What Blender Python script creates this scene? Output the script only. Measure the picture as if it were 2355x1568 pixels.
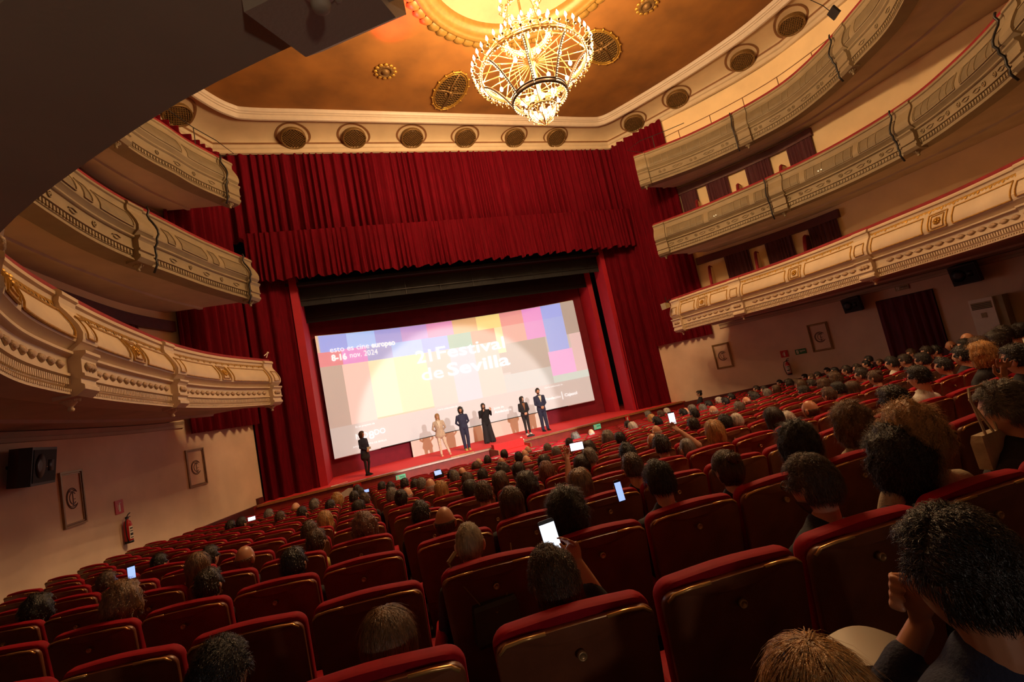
import bpy, bmesh, math, random
import numpy as np
from mathutils import Vector, Matrix, noise

for o in list(bpy.data.objects):
    bpy.data.objects.remove(o)
SC = bpy.context.scene
COL = SC.collection
PI = math.pi
rnd = random.Random(7)

# ------------------------------------------------------------------ camera
W_, H_ = 2355, 1568
F_ = 1100.0
CAMP = Vector((0.0, 0.0, 3.0))
YAW, PIT, ROL = math.radians(20.65), math.radians(5.81), math.radians(-11.54)
fw = Vector((math.sin(YAW)*math.cos(PIT), math.cos(YAW)*math.cos(PIT), math.sin(PIT)))
rt = Vector((math.cos(YAW), -math.sin(YAW), 0))
up = rt.cross(fw)
r2 = rt*math.cos(ROL)+up*math.sin(ROL)
u2 = -rt*math.sin(ROL)+up*math.cos(ROL)
cd = bpy.data.cameras.new('camera'); cam = bpy.data.objects.new('camera', cd); COL.objects.link(cam)
cam.matrix_world = Matrix(((r2.x, u2.x, -fw.x, CAMP.x), (r2.y, u2.y, -fw.y, CAMP.y), (r2.z, u2.z, -fw.z, CAMP.z), (0, 0, 0, 1)))
cd.sensor_fit = 'HORIZONTAL'; cd.sensor_width = 36.0; cd.lens = 36.0*F_/W_
cd.clip_start = 0.05; cd.clip_end = 200
SC.camera = cam

def project(p):
    d = Vector(p)-CAMP; z = d.dot(fw)
    if z < 0.05: return None
    return (W_/2+F_*d.dot(r2)/z, H_/2-F_*d.dot(u2)/z, z)

# ------------------------------------------------------------------ world, lights, exposure
w = bpy.data.worlds.new('world'); SC.world = w; w.use_nodes = True
w.node_tree.nodes['Background'].inputs[0].default_value = (0.75, 0.6, 0.6, 1)
w.node_tree.nodes['Background'].inputs[1].default_value = 0.022
SC.view_settings.view_transform = 'Standard'
SC.view_settings.look = 'None'
SC.view_settings.exposure = 0.0
SC.view_settings.gamma = 1.0
SC.view_settings.use_curve_mapping = False
try:
    SC.cycles.use_denoising = True
    SC.cycles.max_bounces = 6
    SC.cycles.diffuse_bounces = 4
    SC.cycles.glossy_bounces = 2
    SC.cycles.transmission_bounces = 2
    SC.cycles.sample_clamp_indirect = 4.0
    SC.cycles.use_light_tree = True
except Exception:
    pass

def spot(name, loc, target, energy, size_deg, blend, color, rad=0.08):
    d = bpy.data.lights.new(name, 'SPOT'); d.energy = energy; d.spot_size = math.radians(size_deg); d.spot_blend = blend
    d.color = color; d.shadow_soft_size = rad
    o = bpy.data.objects.new(name, d); COL.objects.link(o); o.location = loc
    o.rotation_euler = (Vector(target)-Vector(loc)).to_track_quat('-Z', 'Y').to_euler()
    return o
def point(name, loc, energy, color, rad=0.06):
    d = bpy.data.lights.new(name, 'POINT'); d.energy = energy; d.color = color; d.shadow_soft_size = rad
    o = bpy.data.objects.new(name, d); COL.objects.link(o); o.location = loc
    return o
# follow spots on the first balcony front, aimed at the stage
spot('stage_spot', (5.2, 0.25, 5.9), (5.1, 22.0, 1.9), 11000, 25.5, 0.16, (1.0, 0.92, 0.84), 0.10)
spot('stage_wash', (8.6, 1.0, 5.9), (6.6, 20.0, 1.2), 2000, 40, 0.5, (1.0, 0.72, 0.5), 0.2)
# red decorative spot washing the ceiling beside the medallion
spot('red_ceiling_spot', (2.2, 16.6, 11.2), (3.3, 12.25, 14.4), 14000, 22, 0.9, (1.0, 0.02, 0.03), 0.1)
# chandelier lamps
CHX, CHY = 6.05, 10.4
WARM = (1.0, 0.64, 0.31)
for i in range(8):
    a = 2*PI*i/8+0.2
    point('chandelier_lamp', (CHX+1.45*math.cos(a), CHY+1.45*math.sin(a), 11.45), 460, WARM, 0.10)
for i in range(4):
    a = 2*PI*i/4
    point('chandelier_lamp', (CHX+0.5*math.cos(a), CHY+0.5*math.sin(a), 12.0), 90, WARM, 0.08)
for i in range(3):
    a = 2*PI*i/3
    point('chandelier_lamp', (CHX+0.3*math.cos(a), CHY+0.3*math.sin(a), 10.05), 260, WARM, 0.06)
# added fills without fixtures: one on the seat backs, one on the overhead soffit
spot('stalls_fill', (5.5, 1.2, 8.4), (5.0, 10.5, 1.0), 700, 95, 0.8, (1.0, 0.55, 0.28), 0.15)
spot('soffit_fill', (0.3, -2.2, 2.5), (-0.6, 1.2, 4.0), 45, 110, 0.9, (1.0, 0.86, 0.74), 0.1)

# ------------------------------------------------------------------ materials
def mat(name, col, rough=0.6, metal=0.0, var=0.0, scale=6.0, bump=0.0, bscale=40.0, sheen=0.0, emit=None, estr=0.0, spec=0.5, col2=None, stretch=None, coat=0.0):
    m = bpy.data.materials.new(name); m.use_nodes = True
    nt = m.node_tree; b = nt.nodes['Principled BSDF']
    b.inputs['Base Color'].default_value = (*col, 1)
    b.inputs['Roughness'].default_value = rough
    b.inputs['Metallic'].default_value = metal
    b.inputs['Specular IOR Level'].default_value = spec
    if coat: b.inputs['Coat Weight'].default_value = coat; b.inputs['Coat Roughness'].default_value = 0.15
    if sheen: b.inputs['Sheen Weight'].default_value = sheen; b.inputs['Sheen Roughness'].default_value = 0.4; b.inputs['Sheen Tint'].default_value = (*[min(1, c*2.5+0.1) for c in col], 1)
    if emit is not None:
        b.inputs['Emission Color'].default_value = (*emit, 1); b.inputs['Emission Strength'].default_value = estr
    tc = None
    if var or bump:
        tc = nt.nodes.new('ShaderNodeTexCoord')
        src = tc.outputs['Object']
        if stretch:
            mp = nt.nodes.new('ShaderNodeMapping'); mp.inputs['Scale'].default_value = stretch
            nt.links.new(src, mp.inputs['Vector']); src = mp.outputs['Vector']
    if var:
        n = nt.nodes.new('ShaderNodeTexNoise'); n.inputs['Scale'].default_value = scale; n.inputs['Detail'].default_value = 5
        nt.links.new(src, n.inputs['Vector'])
        r = nt.nodes.new('ShaderNodeValToRGB')
        c2 = col2 if col2 else tuple(c*(1-var) for c in col)
        c1 = col if col2 else tuple(min(1, c*(1+var)) for c in col)
        r.color_ramp.elements[0].position = 0.32; r.color_ramp.elements[0].color = (*c2, 1)
        r.color_ramp.elements[1].position = 0.68; r.color_ramp.elements[1].color = (*c1, 1)
        nt.links.new(n.outputs['Fac'], r.inputs['Fac']); nt.links.new(r.outputs['Color'], b.inputs['Base Color'])
    if bump:
        n2 = nt.nodes.new('ShaderNodeTexNoise'); n2.inputs['Scale'].default_value = bscale; n2.inputs['Detail'].default_value = 3
        nt.links.new(src, n2.inputs['Vector'])
        bp = nt.nodes.new('ShaderNodeBump'); bp.inputs['Strength'].default_value = bump; bp.inputs['Distance'].default_value = 0.02
        nt.links.new(n2.outputs['Fac'], bp.inputs['Height']); nt.links.new(bp.outputs['Normal'], b.inputs['Normal'])
    return m
def emat(name, col, s, sample=False):
    m = bpy.data.materials.new(name); m.use_nodes = True; nt = m.node_tree
    b = nt.nodes['Principled BSDF']; b.inputs['Base Color'].default_value = (*[c*0.5 for c in col], 1); b.inputs['Roughness'].default_value = 0.6
    b.inputs['Emission Color'].default_value = (*col, 1); b.inputs['Emission Strength'].default_value = s
    if not sample: m.cycles.emission_sampling = 'NONE'
    return m
def srgb(r, g, b):
    f = lambda c: (c/255/12.92) if c/255 <= 0.04045 else ((c/255+0.055)/1.055)**2.4
    return (f(r), f(g), f(b))

M = {}
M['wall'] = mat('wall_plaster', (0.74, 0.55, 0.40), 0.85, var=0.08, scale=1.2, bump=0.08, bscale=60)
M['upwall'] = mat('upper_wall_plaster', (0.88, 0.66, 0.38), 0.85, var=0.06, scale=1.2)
M['ceiling'] = mat('ceiling_ochre_plaster', (0.25, 0.100, 0.017), 0.8, var=0.22, scale=0.9, bump=0.05)
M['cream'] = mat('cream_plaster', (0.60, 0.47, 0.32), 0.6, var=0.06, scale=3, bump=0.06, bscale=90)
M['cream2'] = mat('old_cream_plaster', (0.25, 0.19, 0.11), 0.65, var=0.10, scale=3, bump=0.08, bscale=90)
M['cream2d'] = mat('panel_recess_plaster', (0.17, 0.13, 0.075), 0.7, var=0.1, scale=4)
M['mould'] = mat('white_moulding', (0.56, 0.46, 0.37), 0.5, var=0.04)
M['cove'] = mat('cove_plaster', (0.60, 0.46, 0.29), 0.75, var=0.07, scale=1.5)
M['gold'] = mat('gilding', (0.52, 0.29, 0.05), 0.38, 0.55, var=0.25, scale=18, bump=0.3, bscale=70)
M['goldleaf'] = mat('yellow_gilded_plaster', (0.21, 0.115, 0.022), 0.45, 0.1, var=0.15, scale=8)
M['medal'] = mat('medallion_cream', (0.27, 0.215, 0.12), 0.6, var=0.04)
M['garland'] = mat('garland_relief', (0.42, 0.28, 0.17), 0.6, var=0.2, scale=30, bump=0.4, bscale=80)
M['soffit'] = mat('soffit_plaster', (0.50, 0.39, 0.28), 0.8, var=0.10, scale=1.5)
M['grille'] = mat('bronze_grille', (0.20, 0.11, 0.035), 0.5, 0.4, var=0.3, scale=25)
M['brownline'] = mat('painted_brown_line', (0.20, 0.085, 0.03), 0.7, var=0.1)
M['drape'] = mat('red_velvet_drape', (0.115, 0.0004, 0.0065), 0.85, spec=0.12, var=0.22, scale=3, stretch=(6, 6, 0.6))
M['leg'] = mat('red_stage_leg', (0.40, 0.002, 0.018), 0.75, var=0.08, scale=2, sheen=0.15)
M['darkdrape'] = mat('plum_curtain', (0.075, 0.012, 0.018), 0.8, var=0.25, scale=5, stretch=(8, 8, 0.6))
M['doordrape'] = mat('door_curtain_crimson', (0.10, 0.004, 0.012), 0.8, var=0.35, scale=3, stretch=(6, 6, 0.6))
M['maroon'] = mat('maroon_cloth', (0.19, 0.004, 0.018), 0.85, var=0.12, scale=3)
M['black'] = mat('black_stage_cloth', (0.012, 0.011, 0.013), 0.8, var=0.2)
M['carpet'] = mat('red_carpet', (0.80, 0.03, 0.032), 0.9, var=0.12, scale=30, bump=0.2, bscale=200)
M['stagewood'] = mat('stage_red_wood', (0.28, 0.02, 0.012), 0.5, var=0.2, scale=5)
M['woodedge'] = mat('stage_wood_edge', (0.30, 0.11, 0.035), 0.35, var=0.2, scale=10)
M['velvet'] = mat('seat_red_velvet', (0.30, 0.001, 0.010), 0.75, spec=0.2, var=0.15, scale=14, sheen=0.12)
M['seatback'] = mat('seat_brown_shell', (0.18, 0.058, 0.025), 0.38, var=0.22, scale=6, bump=0.05, bscale=60)
M['piping'] = mat('seat_edge_strip', (0.75, 0.42, 0.14), 0.25, 0.5)
M['badge'] = mat('seat_badge', (0.50, 0.30, 0.14), 0.35, 0.6)
M['seatmetal'] = mat('seat_frame_metal', (0.03, 0.025, 0.025), 0.45, 0.5)
M['railvelvet'] = mat('balcony_rail_velvet', (0.22, 0.006, 0.012), 0.8, var=0.15, sheen=0.2)
M['floor'] = mat('dark_floor_carpet', (0.05, 0.015, 0.013), 0.9, var=0.2, scale=8)
M['dado'] = mat('dark_red_dado', (0.09, 0.012, 0.010), 0.55, var=0.15)
M['blackplastic'] = mat('black_plastic', (0.012, 0.012, 0.016), 0.45, var=0.2)
M['white'] = mat('white_plastic', (0.85, 0.78, 0.66), 0.4, var=0.04)
M['beige'] = mat('beige_panel', (0.34, 0.27, 0.13), 0.5, var=0.08)
M['red'] = mat('sign_red', (0.50, 0.01, 0.008), 0.4)
M['green'] = mat('sign_green', (0.02, 0.16, 0.06), 0.4)
M['whitepaint'] = mat('sign_white', (0.75, 0.7, 0.6), 0.5)
M['frame'] = mat('picture_frame_bronze', (0.24, 0.13, 0.035), 0.45, 0.2, var=0.15)
M['mono'] = mat('monogram_brown', (0.10, 0.045, 0.03), 0.5)
M['screenwhite'] = mat('screen_vinyl', (0.80, 0.78, 0.74), 0.75)
M['brass'] = mat('chandelier_brass', (0.50, 0.31, 0.12), 0.3, 0.85)
M['darkiron'] = mat('chandelier_dark_band', (0.06, 0.035, 0.02), 0.4, 0.5)
M['bulb'] = emat('bulb_glow', (1.0, 0.80, 0.50), 24)
M['bead'] = emat('crystal_bead', (1.0, 0.80, 0.50), 1.3)
M['crystal'] = emat('crystal_glow', (1.0, 0.82, 0.5), 1.0)
M['amber'] = emat('amber_lamp', (1.0, 0.45, 0.08), 9)
M['phone'] = emat('phone_screen', (0.75, 0.85, 1.0), 3.0)
M['phonedim'] = emat('phone_screen_dim', (0.35, 0.5, 1.0), 1.2)
M['gsign'] = emat('lit_green_sign', (0.15, 0.55, 0.28), 0.6)

# ------------------------------------------------------------------ mesh builder
class MB:
    def __init__(s): s.v = []; s.f = []; s.m = []
    def add(s, vs, fs, mi=0):
        o = len(s.v); s.v += [tuple(v) for v in vs]; s.f += [tuple(i+o for i in f) for f in fs]; s.m += [mi]*len(fs); return o
    def box(s, c, size, rz=0.0, mi=0):
        hx, hy, hz = size[0]/2, size[1]/2, size[2]/2; ca, sa = math.cos(rz), math.sin(rz); vs = []
        for z in (-hz, hz):
            for x, y in ((-hx, -hy), (hx, -hy), (hx, hy), (-hx, hy)):
                vs.append((c[0]+x*ca-y*sa, c[1]+x*sa+y*ca, c[2]+z))
        s.add(vs, [(0, 3, 2, 1), (4, 5, 6, 7), (0, 1, 5, 4), (1, 2, 6, 5), (2, 3, 7, 6), (3, 0, 4, 7)], mi)
    def loft(s, rings, closed=True, caps=True, mi=0):
        n = len(rings[0]); vs = [p for r in rings for p in r]; fs = []
        for i in range(len(rings)-1):
            for j in range(n if closed else n-1):
                a = i*n+j; b = i*n+(j+1) % n
                fs.append((a, b, b+n, a+n))
        if caps and closed: fs.append(tuple(range(n-1, -1, -1))); fs.append(tuple((len(rings)-1)*n+k for k in range(n)))
        s.add(vs, fs, mi)
    def tube(s, pts, r, n=6, mi=0, caps=True):
        pts = [Vector(p) for p in pts]; rs = r if isinstance(r, (list, tuple)) else [r]*len(pts)
        rings = []; ref = None
        for i, p in enumerate(pts):
            d = (pts[min(i+1, len(pts)-1)]-pts[max(i-1, 0)]).normalized()
            if ref is None: ref = d.orthogonal().normalized()
            a = (ref-d*ref.dot(d)); a = a.normalized() if a.length > 1e-6 else d.orthogonal().normalized(); ref = a; b = d.cross(a)
            rings.append([tuple(p+(a*math.cos(2*PI*k/n)+b*math.sin(2*PI*k/n))*rs[i]) for k in range(n)])
        s.loft(rings, True, caps, mi)
    def lathe(s, c, prof, n=24, mi=0, axis='z', caps=True):
        rings = []
        for r, z in prof:
            ring = []
            for k in range(n):
                a = 2*PI*k/n
                if axis == 'z': ring.append((c[0]+r*math.cos(a), c[1]+r*math.sin(a), c[2]+z))
                elif axis == 'y': ring.append((c[0]+r*math.cos(a), c[1]-z, c[2]+r*math.sin(a)))
                else: ring.append((c[0]+z, c[1]+r*math.cos(a), c[2]+r*math.sin(a)))
            rings.append(ring)
        s.loft(rings, True, caps, mi)
    def ball(s, c, r, n=8, mi=0):
        rx, ry, rz = r if isinstance(r, (list, tuple)) else (r, r, r)
        m = max(4, n//2+1); rings = []
        for i in range(1, m):
            t = PI*i/m
            rings.append([(c[0]+rx*math.sin(t)*math.cos(2*PI*k/n), c[1]+ry*math.sin(t)*math.sin(2*PI*k/n), c[2]-rz*math.cos(t)) for k in range(n)])
        vs = [(c[0], c[1], c[2]-rz)]+[p for q in rings for p in q]+[(c[0], c[1], c[2]+rz)]; fs = []
        for k in range(n): fs.append((0, 1+(k+1) % n, 1+k))
        for i in range(len(rings)-1):
            for k in range(n):
                a = 1+i*n+k; b = 1+i*n+(k+1) % n; fs.append((a, b, b+n, a+n))
        L = 1+(len(rings)-1)*n
        for k in range(n): fs.append((L+k, L+(k+1) % n, len(vs)-1))
        s.add(vs, fs, mi)
    def capsule(s, pts, rads, n=12, mi=0):
        """tapered limb with rounded ends along points; rads may be (rx, ry) pairs"""
        P = [Vector(p) for p in pts]
        d0 = (P[0]-P[1]).normalized(); d1 = (P[-1]-P[-2]).normalized()
        R = [(r, r) if not isinstance(r, tuple) else r for r in rads]
        ex = []; er = []
        for t in (80, 55, 28):
            k = min(R[0]); ex.append(P[0]+d0*k*math.sin(math.radians(t))); er.append(tuple(q*math.cos(math.radians(t)) for q in R[0]))
        pp = ex+P; rr = er+R
        for t in (28, 55, 80):
            k = min(R[-1]); pp.append(P[-1]+d1*k*math.sin(math.radians(t))); rr.append(tuple(q*math.cos(math.radians(t)) for q in R[-1]))
        rings = []
        for i, p in enumerate(pp):
            d = (pp[min(i+1, len(pp)-1)]-pp[max(i-1, 0)]).normalized()
            a = Vector((1, 0, 0)); a = a-d*a.dot(d)
            if a.length < 0.25: a = Vector((0, 0, 1)); a = a-d*a.dot(d)
            a.normalize(); b = d.cross(a)
            rings.append([tuple(p+a*math.cos(2*PI*k/n)*rr[i][0]+b*math.sin(2*PI*k/n)*rr[i][1]) for k in range(n)])
        s.loft(rings, True, True, mi)
    def mesh(s, name, mats, smooth=False):
        me = bpy.data.meshes.new(name); me.from_pydata(s.v, [], s.f)
        for m in (mats if isinstance(mats, (list, tuple)) else [mats]): me.materials.append(m)
        if s.m and max(s.m) > 0: me.polygons.foreach_set('material_index', s.m)
        me.update()
        bm = bmesh.new(); bm.from_mesh(me); bmesh.ops.recalc_face_normals(bm, faces=bm.faces); bm.to_mesh(me); bm.free()
        if smooth: me.polygons.foreach_set('use_smooth', [True]*len(me.polygons))
        return me
    def build(s, name, mats, parent=None, smooth=False, loc=None):
        o = bpy.data.objects.new(name, s.mesh(name, mats, smooth)); COL.objects.link(o)
        if loc: o.location = loc
        if parent is not None: o.parent = parent
        return o

def tag(o, label, cat, group=None, kind=None):
    o['label'] = label; o['category'] = cat
    if group: o['group'] = group
    if kind: o['kind'] = kind
    return o
def thing(name, label, cat, loc=(0, 0, 0), rz=0.0, group=None):
    o = bpy.data.objects.new(name, None); COL.objects.link(o); o.location = loc; o.rotation_euler = (0, 0, rz); o.empty_display_size = 0.1
    return tag(o, label, cat, group)
def struct(o): o['kind'] = 'structure'; return o
def link(name, me, parent=None, loc=(0, 0, 0), rot=(0, 0, 0), scale=None):
    o = bpy.data.objects.new(name, me); COL.objects.link(o); o.location = loc; o.rotation_euler = rot
    if scale: o.scale = scale
    if parent is not None: o.parent = parent
    return o

def catmull(pts, n):
    """resample a polyline smoothly by arc length to n points"""
    P = [Vector(p) for p in pts]; out = []
    ext = [P[0]*2-P[1]]+P+[P[-1]*2-P[-2]]
    dense = []
    for i in range(1, len(ext)-2):
        p0, p1, p2, p3 = ext[i-1], ext[i], ext[i+1], ext[i+2]
        for k in range(12):
            t = k/12
            dense.append(0.5*((2*p1)+(p2-p0)*t+(2*p0-5*p1+4*p2-p3)*t*t+(3*p1-p0-3*p2+p3)*t**3))
    dense.append(P[-1])
    L = [0]
    for a, b in zip(dense, dense[1:]): L.append(L[-1]+(b-a).length)
    j = 0
    for i in range(n):
        s = L[-1]*i/(n-1)
        while j < len(L)-2 and L[j+1] < s: j += 1
        t = (s-L[j])/max(1e-9, L[j+1]-L[j]); out.append(dense[j].lerp(dense[j+1], min(1, max(0, t))))
    return out, L[-1]
class Plan:
    """a horizontal curve; normal is to its left"""
    def __init__(s, pts, n=400):
        s.p, s.L = catmull([(x, y, 0) for x, y in pts], n); s.n = n
        s.t = []
        for i in range(n):
            s.t.append((s.p[min(i+1, n-1)]-s.p[max(i-1, 0)]).normalized())
    def at(s, d):
        u = max(0, min(s.n-1.001, d/s.L*(s.n-1))); i = int(u); f = u-i
        return s.p[i].lerp(s.p[i+1], f), s.t[i].lerp(s.t[i+1], f).normalized()
    def pos(s, d, off, z):
        p, t = s.at(d); return (p.x-t.y*off, p.y+t.x*off, z)
    def near(s, x, y):
        return min(range(s.n), key=lambda i: (s.p[i].x-x)**2+(s.p[i].y-y)**2)/(s.n-1)*s.L
def sweep(mb, plan, prof, d0, d1, step=0.15, mi=0, closed=False, ends=True):
    n = max(2, int((d1-d0)/step)+1)
    rings = [[plan.pos(d0+(d1-d0)*i/(n-1), o, z) for o, z in prof] for i in range(n)]
    mb.loft(rings, closed, False, mi)
    if ends:
        k = len(prof)
        for r in (rings[0], rings[-1]): mb.add(r, [tuple(range(k))], mi)

def remeshed(mb, name, mats, voxel, smooth_it=4):
    o = mb.build('tmp', mats)
    md = o.modifiers.new('r', 'REMESH'); md.mode = 'VOXEL'; md.voxel_size = voxel; md.use_smooth_shade = True
    if smooth_it:
        sm = o.modifiers.new('s', 'SMOOTH'); sm.iterations = smooth_it; sm.factor = 0.5
    dg = bpy.context.evaluated_depsgraph_get(); ev = o.evaluated_get(dg)
    me = bpy.data.meshes.new_from_object(ev); me.name = name
    bpy.data.objects.remove(o)
    me.polygons.foreach_set('use_smooth', [True]*len(me.polygons))
    return me

def text_mesh(name, txt, size, bold=0.0, align='LEFT', extr=0.0, spacing=1.0):
    cu = bpy.data.curves.new('t', 'FONT'); cu.body = txt; cu.size = size; cu.offset = bold; cu.align_x = align; cu.extrude = extr; cu.resolution_u = 3; cu.space_character = spacing
    o = bpy.data.objects.new('t', cu); COL.objects.link(o)
    dg = bpy.context.evaluated_depsgraph_get(); me = bpy.data.meshes.new_from_object(o.evaluated_get(dg)); me.name = name
    bpy.data.objects.remove(o); return me

# ================================================================== ROOM SHELL
def floor_z(x, y): return 1.4275-0.085*min(y, 16.8)
mb = MB()
xs = [-9+i*1.0 for i in range(31)]; ys = [-9+i*1.0 for i in range(27)]+[18.0]
mb.loft([[(x, y, floor_z(x, y)) for x in xs] for y in ys], False, False)
struct(mb.build('floor', M['floor']))

WL = Plan([(-2.9, 18.6), (-3.55, 17.4), (-4.25, 16.0), (-4.8, 14.5), (-5.1, 12.5), (-5.3, 10), (-5.4, 7), (-5.4, 3), (-5.0, -2), (-4, -6)])
WR = Plan([(14.1, 18.6), (14.75, 17.3), (15.45, 16.1), (16.25, 14.9), (17.05, 13.4), (17.55, 11.8), (17.7, 9), (17.7, 6), (17.6, 3), (17.2, -1), (16, -5)])
def wall(plan, z0, z1, sgn, name, m, d0=0, d1=None, th=0.3):
    mb = MB(); d1 = d1 or plan.L
    sweep(mb, plan, [(0, z0), (0, z1), (-th*sgn, z1), (-th*sgn, z0)], d0, d1, 0.4, closed=True)
    return struct(mb.build(name, m, smooth=False))
# left plan runs away from stage: its interior side is on the left (+); right plan: interior on the right (-)
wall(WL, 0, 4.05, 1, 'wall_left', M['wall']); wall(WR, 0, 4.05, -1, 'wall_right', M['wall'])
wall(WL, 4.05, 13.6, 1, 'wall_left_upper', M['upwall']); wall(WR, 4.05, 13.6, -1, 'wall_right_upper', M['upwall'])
mb = MB(); mb.box((5.6, 25.2, 7), (30, 0.3, 18)); struct(mb.build('wall_stage_back', M['black']))
mb = MB(); mb.box((5.5, -8.5, 6), (30, 0.3, 17)); struct(mb.build('wall_rear', M['wall']))
mb = MB(); mb.box((-4.4, 18.9, 6.5), (2.9, 0.25, 14)); struct(mb.build('wall_proscenium_left', M['upwall']))
mb = MB(); mb.box((15.6, 18.9, 6.5), (2.9, 0.25, 14)); struct(mb.build('wall_proscenium_right', M['upwall']))
# mouldings where the walls meet the underside of the first balcony
for nm, pl, s in (('trim_1', WL, 1), ('trim_2', WR, -1)):
    mb = MB(); d0 = 2.9
    sweep(mb, pl, [(0, 3.82), (0.05*s, 3.83), (0.05*s, 3.90), (0.03*s, 3.91), (0.09*s, 4.0), (0, 4.03)], d0, pl.L, 0.4)
    struct(mb.build(nm, M['soffit']))
for nm, pl, s in (('trim_3', WL, 1), ('trim_4', WR, -1)):   # joints of the upper wall panels
    mb = MB()
    for z in ((12.75, ) if s < 0 else ()):
        sweep(mb, pl, [(0, z), (0.012*s, z), (0.012*s, z+0.03), (0, z+0.03)], 2.3, pl.L*0.75, 0.5)
        d = 3.2
        while d < pl.L*0.75:
            sweep(mb, pl, [(0, 11.6), (0.012*s, 11.6), (0.012*s, z), (0, z)], d, d+0.03, 0.02); d += 1.35
    if mb.v: struct(mb.build(nm, M['brownline']))
# low dark dado along the seating on both side walls
mb = MB()
def dado(pl, s, segs):
    for d0, d1, z0, z1 in segs:
        n = 6
        for i in range(n):
            a = d0+(d1-d0)*i/n; b = d0+(d1-d0)*(i+1)/n
            za = z0+(z1-z0)*i/n; zb = z0+(z1-z0)*(i+1)/n
            P = [pl.pos(a, 0.03*s, za-1.2), pl.pos(a, 0.10*s, za-1.2), pl.pos(a, 0.10*s, za), pl.pos(a, 0.0, za)]
            Q = [pl.pos(b, 0.03*s, zb-1.2), pl.pos(b, 0.10*s, zb-1.2), pl.pos(b, 0.10*s, zb), pl.pos(b, 0.0, zb)]
            mb.loft([P, Q], True, True)
dado(WL, 1, [(0.1, .35, 1.2, 1.2), (.35, 3.8, 1.0, 1.0), (3.8, 17, .62, 1.6)])
struct(mb.build('baseboard_left', M['dado']))
mb = MB(); dado(WR, -1, [(0.1, 5.5, 0.92, 1.25), (5.5, 17, 1.25, 2.2)])
struct(mb.build('baseboard_right', M['dado']))

# ------------------------------------------------------------------ ceiling and cove
PAIRS = [((-5.4, 3), (-4.2, 3)), ((-5.4, 6), (-4.2, 5.8)), ((-5.3, 9), (-4.1, 8.6)), ((-5.1, 12.5), (-3.9, 11.8)), ((-4.8, 14.5), (-3.6, 13.9)), ((-4.2, 16.4), (-3.1, 15.6)), ((-3.6, 17.5), (-2.62, 16.5)), ((-2.95, 18.6), (-2.05, 17.12)),
 ((-2, 18.6), (-1.4, 17.35)), ((1, 18.6), (1, 17.4)), ((5.5, 18.6), (5.5, 17.5)), ((10, 18.6), (10, 17.6)), ((12.6, 18.6), (12.2, 17.65)), ((13.95, 18.6), (13.1, 17.5)), ((14.8, 17.3), (13.8, 16.6)), ((16.0, 15.2), (14.9, 14.6)), ((17, 13.4), (15.7, 12.8)), ((17.6, 11.8), (16.15, 11.2)), ((17.7, 9), (16.4, 8.5)), ((17.7, 6), (16.3, 6)), ((17.6, 3), (16.2, 3))]
# densify without smoothing the outer corner
def dens(P, k=8):
    o = []
    n = len(P)
    for i in range(n-1):
        p0, p1, p2, p3 = [Vector((*P[max(0, min(n-1, i+j))], 0)) for j in (-1, 0, 1, 2)]
        for q in range(k):
            t = q/k; o.append(0.5*((2*p1)+(p2-p0)*t+(2*p0-5*p1+4*p2-p3)*t*t+(3*p1-p0-3*p2+p3)*t**3))
    o.append(Vector((*P[-1], 0))); return o
OUT = []
for i in range(len(PAIRS)-1):
    a, b = Vector((*PAIRS[i][0], 0)), Vector((*PAIRS[i+1][0], 0))
    for q in range(8): OUT.append(a.lerp(b, q/8))
OUT.append(Vector((*PAIRS[-1][0], 0)))
INN = dens([p[1] for p in PAIRS])
CB, CM, CZ = 13.5, 14.15, 14.38
def cove_pt(i, t):
    """t 0..1 from cornice to moulding"""
    a, b = OUT[i], INN[i]; h = 0.12+0.88*(1-math.cos(t*PI/2)); z = 13.78+(CM-13.78)*math.sin(t*PI/2)
    p = a.lerp(b, h); return (p.x, p.y, z)
mb = MB()
mb.loft([[cove_pt(i, k/8) for k in range(9)] for i in range(len(OUT))], False, False)
struct(mb.build('ceiling_cove', M['cove'], smooth=True))
mb = MB()
prof = [(0.0, 13.48), (0.07, 13.5), (0.07, 13.56), (0.04, 13.58), (0.05, 13.66), (0.09, 13.70), (0.12, 13.78)]
mb.loft([[tuple(Vector((OUT[i].x, OUT[i].y, 0)).lerp(INN[i], h)[:2])+(z,) for h, z in prof] for i in range(len(OUT))], False, False)
struct(mb.build('trim_5', M['cream'], smooth=False))
# painted brown line above the cornice
mb = MB()
mb.loft([[cove_pt(i, 0.06), tuple(Vector(cove_pt(i, 0.06))+Vector((0, 0, -0.012))), cove_pt(i, 0.14)] for i in range(len(OUT))], False, False)
# (raised slightly off the cove so that it reads as a painted stripe)
for k, v in enumerate(mb.v):
    i = k//3; d = (INN[i]-OUT[i]).normalized(); mb.v[k] = (v[0]+d.x*0.012, v[1]+d.y*0.012, v[2]-0.006)
struct(mb.build('trim_6', M['brownline']))
mb = MB()
def mring(i, prof):
    d = (INN[min(i+1, len(INN)-1)]-INN[max(i-1, 0)]).normalized(); n = Vector((d.y, -d.x, 0)); 
    return [tuple(INN[i]+n*o+Vector((0, 0, z))) for o, z in prof]
prof = [(-0.03, 14.2), (-0.03, 14.10), (0.03, 14.05), (0.10, 14.06), (0.14, 14.12), (0.15, 14.20), (0.19, 14.21), (0.20, 14.25), (0.24, 14.27), (0.27, 14.33), (0.28, 14.40), (-0.02, 14.42)]
mb.loft([mring(i, prof) for i in range(len(INN))], True, False)
struct(mb.build('trim_7', M['mould'], smooth=False))
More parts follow.
